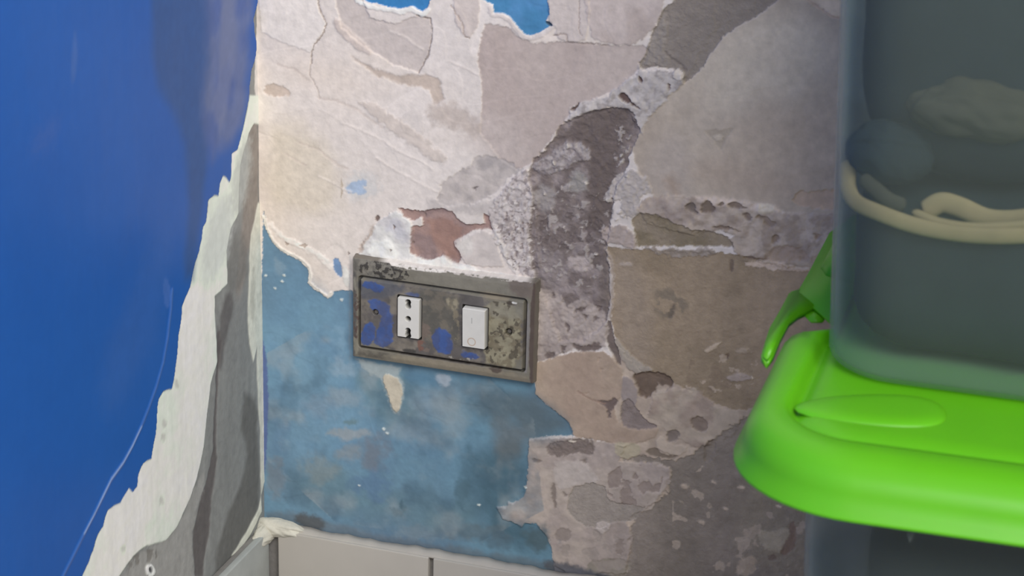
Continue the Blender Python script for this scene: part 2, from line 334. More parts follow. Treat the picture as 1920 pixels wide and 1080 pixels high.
# --- large tan render panel
F([(1138, 462), (1180, 466), (1240, 470), (1300, 472), (1380, 476), (1440, 494), (1500, 506), (1640, 500), (1640, 780), (1500, 780), (1440, 766), (1380, 770), (1330, 752), (1271, 722), (1230, 708), (1200, 696), (1178, 672), (1155, 640), (1146, 600), (1150, 560), (1150, 520)], (123, 112, 99), h=-.5, rough=.35, rf=.1, warp=1.4, soft=.5, reg=4, mott=.05, c2=(113, 103, 90), f2=.03, w2=.5)
F([(1142, 470), (1200, 476), (1210, 540), (1222, 620), (1230, 680), (1190, 672), (1160, 630), (1150, 560)], (136, 123, 110), a=.75, soft=8, warp=5, wf=.08)
F([(1400, 480), (1600, 500), (1600, 780), (1440, 760), (1400, 640)], (104, 94, 83), a=.7, soft=14, warp=8, wf=.06)
F([(1136, 466), (1146, 490), (1150, 520), (1148, 560), (1144, 600)], (146, 134, 124), line=.8, h=.3, soft=.9, warp=1.5)
F([(1224, 548), (1250, 538), (1280, 546), (1292, 580), (1270, 600), (1248, 598), (1232, 580)], (105, 97, 86), a=.75, soft=3, warp=4, wf=.25, thr=-.05, f2=.12)
F([(1262, 568), (1268, 572), (1262, 596), (1250, 598)], (92, 84, 76), a=.8, soft=1, h=-.4)
F([(1318, 658), (1340, 645), (1354, 640), (1348, 648), (1330, 662)], (139, 129, 117), h=.6, soft=.6, warp=.5)
F([(1378, 658), (1400, 652), (1405, 662), (1384, 664)], (121, 112, 102), h=.5, soft=.8)
F([(1358, 668), (1368, 662), (1364, 676), (1358, 674)], (85, 74, 66), h=-.6, soft=.6)
F([(1362, 708), (1376, 700), (1396, 700), (1412, 708), (1400, 714), (1380, 716), (1364, 714)], (118, 110, 106), h=.6, soft=.6, warp=1)
F([(1409, 705), (1413, 709), (1409, 712)], (150, 142, 134), h=.5)
F([(1300, 650), (1420, 640), (1420, 720), (1280, 740)], (100, 90, 80), thr=.28, f2=.12, a=.6)
F([(1300, 650), (1420, 640), (1420, 740), (1240, 740)], (140, 130, 120), thr=.38, f2=.18, a=.7, h=.3)
F([(1200, 462), (1250, 470), (1262, 462), (1272, 470), (1300, 466), (1340, 466), (1346, 478), (1300, 482), (1240, 480)], (135, 125, 117), h=.6, warp=2.2, wf=.3, soft=.7, rough=.6, c2=(123, 113, 103), f2=.16, t2=.0)
F([(1392, 490), (1440, 490), (1500, 498), (1540, 512), (1480, 508), (1400, 500)], (135, 125, 117), h=.6, warp=2.2, soft=.8, rough=.5)
F([(1366, 486), (1376, 488), (1374, 508), (1368, 512)], (90, 81, 73), h=-.5, soft=.7)
F([(1160, 494), (1184, 492), (1186, 500), (1164, 500)], (152, 140, 130), h=.4, soft=.8)
# --- lip and hollow at the panel's lower left corner
F([(1150, 640), (1165, 672), (1185, 700), (1225, 695), (1222, 690), (1195, 678), (1172, 655), (1156, 632)], (140, 131, 121), h=.8, warp=1, soft=.6)
F([(1182, 704), (1215, 697), (1240, 700), (1262, 712), (1258, 730), (1226, 735), (1214, 748), (1196, 742), (1196, 724)], (95, 82, 72), h=-1.8, rough=.3, warp=1, soft=.5, mott=.08)
F([(1138, 600), (1146, 604), (1152, 640), (1165, 676), (1162, 688), (1150, 668), (1138, 646), (1137, 620)], (103, 93, 88), h=-1.2, warp=.6, soft=.5, reg=3)
F([(1166, 706), (1180, 708), (1192, 722), (1196, 738), (1192, 760), (1180, 768), (1166, 750), (1164, 725)], (129, 119, 115), h=.4, warp=.7, soft=.6)
# --- pinkish plaster beside the plate and under it
F([(1004, 545), (1030, 545), (1052, 558), (1062, 574), (1090, 560), (1130, 585), (1140, 620), (1136, 650), (1090, 650), (1060, 660), (1005, 680)], (158, 147, 141), h=.3, rough=.6, warp=1.4, soft=.7, c2=(144, 133, 128), f2=.12, reg=0)
for p in [[(1036, 548), (1032, 558), (1040, 560)], [(1078, 582), (1098, 574), (1096, 584), (1072, 588)], [(1088, 592), (1102, 594), (1098, 602)], [(1112, 596), (1122, 598), (1112, 604)], [(1116, 576), (1128, 578), (1124, 588)], [(1056, 606), (1066, 612), (1066, 630), (1060, 616)],
          [(1074, 644), (1090, 648), (1106, 646), (1120, 640), (1130, 654), (1110, 658), (1092, 660), (1076, 654)], [(1022, 664), (1040, 658), (1042, 668), (1028, 676)], [(1052, 650), (1062, 650), (1056, 664)], [(1120, 672), (1126, 673), (1122, 676)], [(1126, 690), (1132, 692), (1128, 697)], [(1098, 735), (1103, 737), (1099, 740)]]:
    F(p, (103, 92, 88), h=-.9, warp=1.2, wf=.5, soft=.8)
F([(1004, 682), (1040, 668), (1080, 660), (1130, 658), (1150, 672), (1166, 692), (1168, 708), (1164, 744), (1150, 762), (1160, 790), (1200, 800), (1235, 802), (1230, 820), (1200, 830), (1170, 836), (1120, 825), (1078, 818), (1062, 788), (1044, 773), (1018, 753), (1004, 735)], (152, 136, 121), h=.5, warp=1.2, soft=.5, c2=(143, 126, 113), f2=.04, w2=.5, mott=.03, reg=0)
F([(1120, 752), (1135, 750), (1144, 752), (1150, 745), (1158, 752), (1150, 765), (1142, 772), (1146, 784), (1140, 784), (1138, 766)], (98, 86, 82), h=-1, warp=.9, wf=.4, soft=.6)
F([(1084, 735), (1110, 748), (1136, 758)], (130, 110, 98), line=.5, h=-.3, soft=.6, warp=1)
F([(1165, 755), (1182, 745), (1196, 772), (1212, 790), (1236, 798), (1222, 804), (1195, 806), (1172, 802), (1162, 785)], (115, 105, 101), h=-1.1, warp=.8, soft=.5, reg=3)
# paler broken pieces on the lower right
F([(1225, 745), (1232, 722), (1270, 730), (1300, 725), (1330, 748), (1340, 760), (1376, 770), (1390, 780), (1380, 812), (1350, 830), (1300, 840), (1260, 815), (1240, 798), (1215, 780)], (134, 126, 118), h=.5, rough=.6, rf=.12, warp=2, soft=.7, c2=(122, 112, 106), f2=.08, t2=.1)
F([(1295, 785), (1312, 780), (1326, 790), (1326, 805), (1312, 810), (1296, 800)], (102, 93, 88), h=-1.2, warp=1, soft=.6)
F([(1250, 812), (1264, 806), (1276, 812), (1268, 828), (1250, 830)], (104, 95, 89), h=-1, warp=1, soft=.6)
F([(1322, 828), (1342, 822), (1340, 848), (1330, 868), (1318, 866)], (88, 80, 75), h=-1.4, warp=.8, soft=.6)
F([(1208, 846), (1230, 838), (1250, 850), (1280, 856), (1248, 860), (1222, 856)], (100, 90, 80), h=-.8, warp=.8, soft=.6)
F([(1240, 815), (1252, 832), (1290, 835), (1286, 850), (1260, 856), (1236, 848), (1228, 830)], (146, 134, 122), h=.5, warp=1, soft=.6)
# --- lower field of bare grey mortar
F([(1160, 860), (1190, 856), (1230, 858), (1262, 862), (1300, 850), (1400, 780), (1460, 760), (1640, 780), (1640, 1180), (1090, 1180), (1120, 1075), (1175, 1075), (1182, 1000), (1190, 970), (1215, 950), (1250, 930), (1258, 880), (1230, 870)], (112, 104, 97), h=-.8, rough=.3, rf=.1, warp=2.5, soft=.7, reg=4, mott=.04, c2=(101, 94, 87), f2=.03, w2=.5)
F([(1390, 870), (1600, 850), (1600, 1100), (1380, 1060)], (97, 92, 84), a=.7, soft=14, warp=8, wf=.05)
F([(1418, 994), (1450, 998), (1478, 988), (1490, 1010), (1470, 1040), (1430, 1030)], (110, 105, 96), a=.9, soft=.8, warp=1.5, h=.3)
F([(1478, 980), (1492, 978), (1492, 1030), (1466, 1046), (1462, 1030), (1480, 1010)], (86, 76, 70), soft=.8, warp=1, h=-.3)
F([(1440, 1042), (1456, 1040), (1456, 1052), (1442, 1052)], (84, 76, 71), soft=.8, h=-.3)
F([(1380, 1060), (1400, 1040), (1420, 1050), (1412, 1080), (1380, 1080)], (114, 106, 98), a=.8, soft=1, warp=1.5)
for (x, y, r) in [(1283, 913, 9), (1315, 980, 8), (1338, 905, 6), (1388, 915, 8), (1180, 930, 5), (1205, 944, 5), (1460, 950, 6), (1360, 955, 6), (1510, 905, 5)]:
    F([(x-r, y-r*.3), (x, y-r*.6), (x+r, y), (x+r*.6, y+r*.6), (x-r*.5, y+r*.3)], (138, 129, 121), h=.3, warp=.8, soft=.9, a=.85)
F([(1260, 860), (1560, 860), (1560, 1100), (1260, 1100)], (122, 114, 107), thr=.34, f2=.10, a=.5, warp=0)
# pale scaly patch between blue paint and mortar
F([(992, 825), (1030, 822), (1078, 820), (1120, 826), (1175, 835), (1160, 865), (1232, 868), (1256, 878), (1256, 905), (1232, 935), (1222, 956), (1190, 962), (1175, 980), (1186, 1010), (1170, 1080), (1080, 1085), (1040, 1060), (1030, 1010), (1005, 985), (984, 982), (978, 990), (962, 980), (942, 973), (930, 952), (950, 952), (951, 942), (962, 945), (981, 926), (985, 905), (990, 885), (989, 860)], (154, 143, 134), h=.6, rough=.4, rf=.2, warp=.8, wf=.5, soft=.4, c2=(144, 133, 127), f2=.06, w2=.4, reg=0)
F([(1040, 862), (1100, 865), (1110, 880), (1130, 905), (1068, 912), (1045, 920), (1042, 890)], (160, 151, 145), a=.9, warp=2, soft=1.2, h=.3)
F([(1022, 832), (1060, 826), (1100, 822), (1112, 838), (1112, 852), (1078, 850), (1048, 858), (1030, 856)], (112, 102, 97), h=-.9, rough=.5, warp=1.5, soft=.8, reg=3)
F([(1066, 826), (1080, 826), (1078, 830), (1068, 830)], (178, 168, 156), h=.6)
F([(1150, 830), (1170, 828), (1200, 832), (1202, 850), (1180, 862), (1165, 860), (1156, 850)], (146, 137, 119), h=.2, warp=1.2, soft=1)
for p in [[(1104, 818), (1114, 830), (1116, 842), (1110, 848)], [(995, 860), (1010, 860), (1018, 866), (1000, 868)], [(1086, 862), (1100, 860), (1098, 868)], [(1036, 900), (1044, 920), (1042, 960), (1032, 930)], [(1056, 922), (1064, 928), (1058, 932)]]:
    F(p, (112, 102, 95), h=-.6, warp=1, soft=.8, a=.9)
F([(1066, 930), (1078, 912), (1110, 904), (1136, 912), (1142, 940), (1170, 945), (1210, 950), (1190, 975), (1150, 980), (1125, 990), (1100, 988), (1078, 975), (1064, 955)], (131, 123, 116), h=-.8, warp=.9, soft=.4, reg=4, mott=.02)
F([(1045, 990), (1072, 990), (1070, 1016), (1040, 1014)], (128, 118, 112), h=-.5, warp=1, soft=.5)
F([(1115, 985), (1130, 975), (1150, 985), (1128, 1006)], (152, 143, 137), h=.6, warp=1, soft=.5)
F([(1153, 1010), (1172, 1012), (1168, 1040), (1155, 1036)], (117, 107, 101), h=-.4, warp=2, soft=.8)
F([(1100, 1052), (1160, 1045), (1190, 1060), (1160, 1090), (1100, 1085)], (120, 113, 104), h=-.4, warp=1.5, soft=.8)
F([(1140, 870), (1250, 870), (1230, 950), (1140, 945)], (117, 106, 100), thr=.12, f2=.16, a=.9, h=-.6, warp=0)
F([(1040, 1000), (1170, 985), (1180, 1080), (1060, 1085)], (128, 119, 113), thr=.2, f2=.14, a=.7, h=-.3, warp=0)
# --- pale blue distemper
F([(494, 395), (498, 410), (501, 428), (511, 450), (528, 468), (548, 478), (566, 488), (578, 500), (583, 515), (580, 530), (590, 540), (604, 548), (614, 556), (621, 550), (630, 545), (645, 544), (660, 544), (700, 600), (1002, 700), (1003, 736), (1020, 755), (1045, 774), (1064, 789), (1075, 808), (1073, 817), (1030, 818), (992, 822), (990, 870), (988, 900), (985, 925), (976, 936), (962, 943), (951, 940), (952, 948), (930, 950), (942, 973), (963, 979), (979, 989), (984, 981), (1005, 981), (1023, 1002), (1034, 1026), (1038, 1060), (1042, 1100), (480, 1020), (484, 700)],
  (100, 134, 156), h=-.55, warp=.7, wf=.4, soft=.4, reg=1, mott=.05, c2=(90, 116, 138), f2=.018, w2=.5)
BL = F
BL([(500, 560), (650, 560), (660, 700), (700, 860), (600, 880), (510, 850), (500, 700)], (111, 144, 167), a=.65, soft=16, warp=10, wf=.05, c2=(104, 137, 163), f2=.05)
BL([(500, 470), (560, 500), (600, 560), (620, 640), (560, 640), (510, 560)], (99, 132, 156), a=.6, soft=10, warp=8, wf=.06)
BL([(880, 730), (1000, 740), (1070, 805), (1000, 830), (960, 800), (900, 790)], (84, 97, 106), a=.85, soft=9, warp=8, wf=.06)
BL([(900, 830), (980, 840), (985, 930), (930, 960), (990, 985), (1030, 1040), (960, 1030), (900, 970), (870, 900)], (64, 89, 104), a=.85, soft=9, warp=9, wf=.06)
BL([(930, 780), (985, 800), (985, 850), (950, 870), (920, 840)], (97, 101, 104), a=.7, soft=8, warp=8, wf=.08)
BL([(560, 870), (660, 860), (680, 950), (600, 960), (540, 930)], (90, 113, 122), a=.6, soft=12, warp=8, wf=.06)
BL([(740, 900), (860, 930), (900, 1010), (760, 990), (640, 970), (640, 940)], (92, 118, 130), a=.7, soft=12, warp=9, wf=.06)
BL([(670, 680), (760, 700), (800, 760), (780, 800), (720, 800), (680, 750)], (98, 122, 130), a=.7, soft=8, warp=8, wf=.08)
BL([(800, 720), (870, 730), (850, 780), (810, 790), (770, 760)], (116, 134, 148), a=.8, soft=8, warp=7, wf=.08)
for (x, y, rx, ry, c, a) in [(640, 690, 30, 14, (134, 156, 172), .7), (600, 760, 40, 20, (118, 138, 156), .6), (655, 815, 50, 10, (138, 146, 152), .8), (655, 850, 28, 20, (124, 132, 138), .7), (700, 850, 30, 35, (104, 110, 120), .7), (600, 880, 40, 24, (122, 132, 134), .6), (560, 930, 40, 20, (78, 102, 120), .6), (700, 910, 40, 26, (84, 110, 138), .7), (770, 880, 40, 40, (98, 130, 150), .7), (810, 850, 30, 30, (90, 120, 142), .6), (880, 860, 20, 26, (78, 106, 124), .7), (865, 930, 14, 30, (72, 96, 110), .7), (850, 760, 40, 30, (110, 130, 142), .6), (600, 600, 50, 40, (108, 142, 164), .6), (560, 700, 30, 60, (116, 148, 168), .5), (525, 820, 20, 40, (92, 120, 146), .6), (900, 1000, 60, 18, (86, 98, 106), .6), (790, 1000, 60, 14, (108, 122, 132), .6), (820, 980, 30, 18, (102, 124, 134), .5), (930, 1010, 30, 20, (74, 92, 106), .6), (515, 900, 20, 40, (108, 118, 128), .7), (1010, 1010, 24, 26, (68, 84, 92), .8), (750, 960, 14, 8, (64, 90, 102), .7), (755, 945, 5, 12, (62, 86, 98), .7), (640, 640, 16, 24, (122, 152, 172), .6), (520, 500, 10, 14, (130, 150, 165), .5), (655, 790, 14, 6, (96, 118, 122), .7)]:
    BL([(x-rx, y), (x-rx*.5, y-ry), (x+rx*.6, y-ry*.8), (x+rx, y+ry*.1), (x+rx*.4, y+ry), (x-rx*.6, y+ry*.7)], c, a=a, soft=max(1.5, min(rx, ry)*.22), warp=2+min(rx, ry)*.25, wf=.16)
BL([(500, 560), (990, 700), (1030, 1040), (500, 960)], (138, 148, 154), thr=.30, f2=.05, a=.5, warp=0, tw=.30)
BL([(500, 520), (990, 700), (1030, 1040), (500, 960)], (66, 90, 108), thr=.30, f2=.045, a=.5, warp=0, tw=.30)
for (x, y) in [(498, 517), (515, 541), (528, 528), (532, 517), (673, 911), (718, 805), (724, 812), (898, 948), (985, 914), (640, 562)]:
    F([(x-4, y-1), (x, y-3), (x+4, y), (x+1, y+3)], (186, 194, 194), h=.4, warp=.6, soft=.5)
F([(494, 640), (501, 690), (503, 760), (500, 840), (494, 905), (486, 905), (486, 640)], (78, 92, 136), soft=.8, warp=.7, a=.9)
# white lip where plaster laps over the blue
F([(494, 405), (501, 428), (511, 450), (528, 468), (548, 478), (566, 488), (578, 500), (583, 515), (580, 530), (590, 540), (604, 548), (614, 557), (622, 550)], (214, 208, 200), line=1.3, h=.7, warp=.6, soft=.5, reg=0)
F([(508, 420), (530, 445), (560, 458), (600, 480), (620, 500)], (224, 216, 210), line=2.0, h=.5, warp=2, soft=1.2, a=.8)
F([(534, 452), (542, 458), (537, 462)], (170, 155, 145), h=-.5)
F([(560, 460), (576, 457), (572, 466)], (172, 158, 148), h=-.5)
F([(625, 484), (636, 486), (644, 510), (642, 520), (630, 516), (624, 500)], (112, 138, 172), h=-.4, soft=.6, warp=.7, reg=1)
F([(640, 498), (655, 500), (655, 542), (645, 530)], (212, 210, 205), h=.3, soft=1)
# the two blue windows in the plaster at the top
F([(640, -200), (672, -10), (690, 5), (711, 8), (729, 14), (751, 17), (773, 11), (791, 23), (800, 15), (812, -10), (830, -200)], (62, 128, 182), h=-.9, warp=.7, soft=.4, reg=1, mott=.03)
F([(880, -200), (906, 0), (924, 8), (924, 24), (942, 24), (958, 33), (969, 49), (982, 64), (996, 67), (1013, 60), (1036, 47), (1024, 40), (1031, 27), (1027, 0), (1020, -200)], (72, 128, 168), h=-.9, warp=.7, soft=.4, reg=1, mott=.04, c2=(84, 136, 180), f2=.05)
F([(669, 2), (690, 12), (729, 19), (751, 22), (773, 16), (791, 28), (803, 18)], (232, 228, 222), line=1.5, h=.5, warp=.6, soft=.5)
F([(919, 14), (921, 28), (942, 30), (956, 38), (966, 54), (980, 69), (996, 73), (1014, 66), (1040, 50)], (206, 196, 190), line=1.4, h=.4, warp=.6, soft=.5)
F([(1022, 38), (1036, 42), (1034, 50), (1024, 46)], (60, 80, 96), h=-.8)
# --- exposed brick and the filler round it
F([(672, 475), (689, 441), (706, 418), (728, 402), (744, 394), (758, 402), (768, 414), (774, 430), (772, 460), (780, 480), (815, 482), (835, 475), (848, 492), (880, 495), (900, 508), (935, 512), (960, 516), (990, 520), (985, 535), (920, 532), (800, 512), (720, 498), (672, 488)], (205, 203, 200), h=.9, rough=.8, rf=.15, warp=1.2, soft=.6, reg=5, mott=.03, c2=(190, 186, 186), f2=.10, t2=.12)
F([(690, 470), (700, 445), (715, 452), (735, 452), (748, 470), (742, 488), (700, 488)], (219, 218, 213), a=.9, soft=2, warp=2, h=.4)
F([(720, 425), (745, 405), (762, 430), (768, 450), (755, 456), (735, 436)], (186, 184, 189), a=.8, soft=2, warp=2)
F([(746, 484), (800, 484), (832, 477), (850, 493), (890, 503), (930, 512), (930, 524), (850, 518), (760, 502)], (216, 212, 206), a=.95, soft=1.2, warp=1.4, h=.6)
F([(870, 446), (905, 432), (924, 436), (934, 460), (945, 500), (900, 500), (872, 494), (864, 478), (852, 460), (858, 450)], (192, 183, 178), h=.9, warp=1, soft=.5)
F([(862, 448), (880, 440), (890, 460), (880, 480), (868, 478), (854, 458)], (204, 198, 192), a=.9, soft=2, warp=1)
F([(930, 436), (952, 486), (968, 512)], (204, 197, 192), line=1.6, h=.6, warp=1.4, soft=1)
F([(746, 389), (760, 392), (794, 396), (808, 392), (830, 391), (849, 398), (859, 411), (873, 422), (909, 420), (905, 401), (916, 405), (924, 433), (911, 428), (887, 432), (871, 441), (854, 449), (849, 458), (861, 470), (865, 482), (860, 493), (847, 490), (835, 477), (823, 482), (806, 487), (784, 481), (768, 473), (771, 456), (771, 425), (792, 423), (793, 408), (772, 414), (758, 404)], (153, 128, 121), h=-1.6, rough=.35, rf=.25, warp=.6, wf=.5, soft=.4, reg=2, mott=.05, c2=(140, 120, 117), f2=.10)
F([(802, 412), (830, 404), (856, 420), (872, 432), (862, 448), (848, 458), (862, 474), (862, 490), (840, 480), (818, 462), (802, 440)], (150, 118, 106), a=.7, soft=2.5, warp=2.5, wf=.2)
F([(815, 396), (850, 400), (856, 414), (830, 408), (806, 410)], (158, 134, 128), a=.8, soft=1.5, warp=1.5)
for p in [[(772, 452), (776, 455), (772, 458)], [(794, 400), (798, 404), (795, 408)], [(738, 420), (742, 424), (740, 432)], [(732, 466), (736, 468), (733, 471)], [(702, 410), (708, 402), (712, 408), (706, 418)], [(653, 472), (656, 476), (652, 478)]]:
    F(p, (120, 104, 98), h=-1, warp=.6, soft=.5)
F([(676, 470), (684, 452), (694, 440), (700, 425)], (178, 164, 154), line=1.2, warp=1.5, h=-.4, soft=1.2)
F([(935, 395), (1000, 400), (1005, 520), (960, 515), (930, 440)], (120, 108, 106), thr=.33, f2=.55, a=.85, h=-.7, warp=0)
F([(930, 345), (1000, 345), (1005, 520), (960, 515), (920, 420)], (196, 189, 185), thr=.25, f2=.4, a=.7, h=.5, warp=0)
# --- under the plate
F([(664, 672), (700, 680), (752, 690), (745, 702), (756, 720), (756, 745), (748, 776), (738, 776), (730, 755), (722, 735), (716, 712), (690, 700)], (150, 160, 162), a=.85, h=.2, soft=1.4, warp=1.4)
F([(716, 704), (735, 702), (752, 716), (755, 735), (749, 770), (738, 774), (732, 752), (724, 732)], (180, 172, 156), h=.7, warp=.8, soft=.6, mott=.06, reg=0)
F([(812, 700), (850, 705), (838, 728), (822, 720)], (152, 162, 174), a=.8, soft=1.5, warp=1.5, h=.2)
F([(752, 700), (812, 700), (820, 720), (780, 722), (760, 712)], (84, 118, 142), a=.7, soft=3, warp=2)
F([(655, 480), (658, 480), (658, 672), (654, 676)], (120, 130, 138), a=.5, soft=1)
# grime along the top of the skirting
F([(492, 962), (520, 958), (570, 968), (640, 985), (760, 1010), (900, 1035), (1040, 1056), (1120, 1074), (1160, 1092), (1100, 1100), (900, 1060), (700, 1020), (500, 985)], (92, 98, 104), a=.6, soft=3, warp=3, wf=.15)
F([(560, 962), (600, 968), (612, 985), (602, 996), (566, 990), (552, 975)], (76, 78, 80), a=.85, soft=2.5, warp=2, h=.3)
F([(1020, 1048), (1080, 1060), (1160, 1088), (1100, 1095), (1020, 1068)], (72, 74, 80), a=.85, soft=2, warp=1.5)

_m = sstep(90, 190, U)[..., None]*(B.reg == 1)[..., None]*(V < 300)[..., None]; B.C *= 1-_m*np.array([.03, .03, .09])

_w = (np.minimum(sstep(0, 16, 506-U+10*fbm(U*.05, V*.05, 91, 3)-4), sstep(0, 16, 546-V+10*fbm(U*.05, V*.05, 93, 3)-4)))[..., None]
B.C = (B.C*_w+np.array([.60, .56, .53])*(1-_w)).astype(np.float32); B.h = B.h*_w[..., 0]
def place_back(U_, V_, h): return np.stack([U_/1000, -h/1000, V_/1000], -1)
back_parts = canvas_mesh(B, place_back, ['wall_back', 'pale_blue_paint', 'exposed_brick', 'mortar_channel', 'bare_render', 'white_filler'],
                         [M_PLASTER, M_BLUEPALE, M_BRICK, M_MORTAR, M_MORTAR, M_PLASTER])
wall_back = back_parts[0]; custom(wall_back, kind='structure')

# ================= left wall (-y, z in mm, relief towards +x) =================
Lw = Canvas(-1, 372, 60, 570, 1.0, .8, lin((128, 130, 129))/light_left(20, 250), left, light_left)
U, V = Lw.U, Lw.V
F = Lw.fill
st = fbm(U*.10, V*.012, 31, 4); Lw.C *= (1+.16*st)[..., None]; Lw.h += .35*st+.15*fbm(U*.15, V*.15, 35, 4)
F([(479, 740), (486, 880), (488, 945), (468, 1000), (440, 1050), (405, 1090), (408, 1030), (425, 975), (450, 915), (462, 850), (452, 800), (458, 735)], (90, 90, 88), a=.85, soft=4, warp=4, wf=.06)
F([(470, 230), (486, 230), (484, 420), (468, 450), (452, 560), (440, 560), (446, 470), (455, 400), (462, 300)], (138, 130, 124), a=.8, soft=4, warp=5, wf=.05, mott=.1)
F([(420, 560), (440, 540), (466, 560), (466, 660), (430, 700), (410, 680)], (124, 126, 126), a=.6, soft=5, warp=4)
F([(430, 450), (462, 440), (462, 520), (440, 560), (420, 540)], (112, 112, 110), a=.7, soft=5, warp=6, wf=.06)
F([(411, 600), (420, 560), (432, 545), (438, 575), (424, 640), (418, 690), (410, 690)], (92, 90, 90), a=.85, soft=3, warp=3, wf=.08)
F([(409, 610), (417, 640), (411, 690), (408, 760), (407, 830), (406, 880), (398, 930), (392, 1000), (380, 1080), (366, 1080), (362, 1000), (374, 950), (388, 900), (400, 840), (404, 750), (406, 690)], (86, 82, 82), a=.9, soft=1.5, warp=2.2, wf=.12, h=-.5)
F([(330, 990), (356, 935), (372, 900), (384, 880), (382, 920), (368, 960), (360, 1010), (366, 1100), (220, 1180), (180, 1180), (249, 1045), (300, 1015)], (142, 142, 140), a=.85, soft=2, warp=3, h=-.2)
F([(240, 1050), (270, 1030), (300, 1030), (300, 1090), (240, 1090)], (110, 108, 104), thr=.05, f2=.12, a=.8, warp=0, h=-.3)
F([(468, 180), (487, 180), (486, 232), (476, 232), (466, 250), (450, 310), (446, 400), (432, 430), (424, 470), (426, 530), (402, 556), (404, 620), (408, 676), (394, 720), (388, 778), (379, 849), (370, 893), (356, 933), (332, 987), (311, 1012), (276, 1022), (249, 1042), (222, 1082), (190, 1180), (60, 1180), (140, 1090), (169, 1040), (185, 1000), (193, 980), (205, 950), (226, 938), (234, 918), (242, 912), (250, 918), (258, 885), (270, 862), (284, 850), (292, 800), (295, 755), (306, 730), (322, 722), (328, 689), (334, 625), (338, 590), (342, 565), (356, 535), (362, 505), (372, 470), (380, 424), (386, 414), (390, 372), (400, 362), (409, 366), (410, 340), (418, 326), (430, 340), (433, 285), (445, 278), (455, 245)],
  (220, 229, 214), h=.35, warp=1.2, wf=.08, soft=.7, reg=2, mott=.02, c2=(208, 216, 206), f2=.02, w2=.5)
F([(400, 380), (430, 360), (440, 400), (420, 500), (390, 540), (370, 520)], (188, 193, 192), a=.7, soft=8, warp=5)
F([(438, 300), (468, 240), (472, 330), (450, 400), (432, 400)], (176, 180, 178), a=.7, soft=6, warp=5)
for (x, y) in [(308, 795), (306, 820), (302, 940), (230, 1030), (330, 720)]:
    F([(x-4, y-7), (x+3, y-8), (x+5, y+6), (x-3, y+7)], (176, 176, 172), a=.8, soft=1.6, warp=1.5, h=-.2)
F([(272, 1062), (280, 1056), (290, 1064), (290, 1078), (280, 1082), (273, 1074)], (205, 208, 206), h=.8, soft=.7, reg=0)
F([(277, 1064), (284, 1064), (285, 1074), (279, 1075)], (70, 70, 74), h=-1.2, soft=.6, reg=0)
# pale bead running down the corner
F([(484, 380), (478, 410), (470, 440), (466, 520), (464, 600), (467, 644), (474, 678), (480, 650), (482, 720), (486, 800), (489, 900), (490, 960), (470, 1000), (440, 1045), (434, 1040), (462, 995), (484, 955), (496, 900), (500, 700), (500, 380)], (196, 197, 186), h=.5, warp=1.2, wf=.06, soft=.9, mott=.06)
F([(474, 480), (478, 560), (472, 620), (468, 560)], (168, 168, 158), a=.7, soft=2, warp=2)
F([(480, 60), (487, 30), (487, 180), (476, 180), (478, 130)], (214, 210, 206), soft=1)
# --- glossy blue oil paint over everything
blue = [(-900, -500), (486, -500), (483, 0), (474, 33), (476, 60), (480, 87), (477, 110), (470, 130), (467, 160), (465, 187), (452, 249), (444, 280), (433, 288), (432, 330), (429, 343), (422, 331), (416, 329), (411, 343), (408, 368), (400, 365), (389, 375), (387, 395), (385, 416), (379, 424), (376, 450), (371, 473), (365, 490), (361, 506), (355, 538), (345, 560), (340, 574), (338, 604), (333, 627), (331, 660), (327, 689), (324, 712), (320, 729), (310, 731), (304, 734), (296, 748), (293, 762), (292, 800), (287, 830), (282, 860), (274, 864), (267, 868), (262, 878), (258, 889), (256, 911), (247, 923), (240, 915), (231, 929), (224, 942), (212, 948), (200, 956), (191, 987), (184, 998), (178, 1011), (173, 1030), (166, 1050), (155, 1075), (90, 1200), (-900, 1300)]
F(blue, (24, 80, 156), h=.55, warp=.5, wf=.25, soft=.45, reg=1, mott=.015, c2=(30, 86, 163), f2=.006, w2=.6)
Lw.h = np.where(Lw.reg == 1, .75+.25*fbm(U*.02, V*.015, 81, 3)+.05*fbm(U*.10, V*.02, 84, 3), Lw.h)
F([(268, -400), (392, -400), (398, 100), (392, 210), (378, 380), (362, 520), (346, 520), (350, 380), (345, 270), (325, 215), (296, 165), (285, 100)], (42, 78, 132), a=.8, soft=7, warp=3, wf=.03)  # soft dark shape, its shading painted into the gloss colour
F([(392, -400), (480, -400), (472, 100), (455, 220), (432, 270), (410, 280), (384, 300), (372, 200), (388, 100)], (80, 98, 150), a=.75, soft=9, warp=8, wf=.04, c2=(100, 112, 150), f2=.04)  # lilac reflection of the back wall painted in, brighter core next
F([(424, -400), (446, -400), (444, 60), (432, 150), (412, 260), (398, 220), (410, 100)], (112, 122, 156), a=.55, soft=5, warp=5, wf=.05)
F([(135, 60), (142, 62), (142, 130), (134, 160), (130, 140)], (70, 105, 170), a=.5, soft=2.5)
F([(60, 260), (110, 220), (100, 270), (50, 300)], (66, 96, 164), a=.35, soft=8, warp=8)
F([(304, 520), (316, 524), (318, 560), (312, 580), (304, 560)], (72, 108, 178), a=.55, soft=1.5, warp=2)
F([(180, 700), (260, 500), (330, 400), (310, 560), (270, 680), (200, 800)], (52, 92, 160), a=.4, soft=14, warp=8)
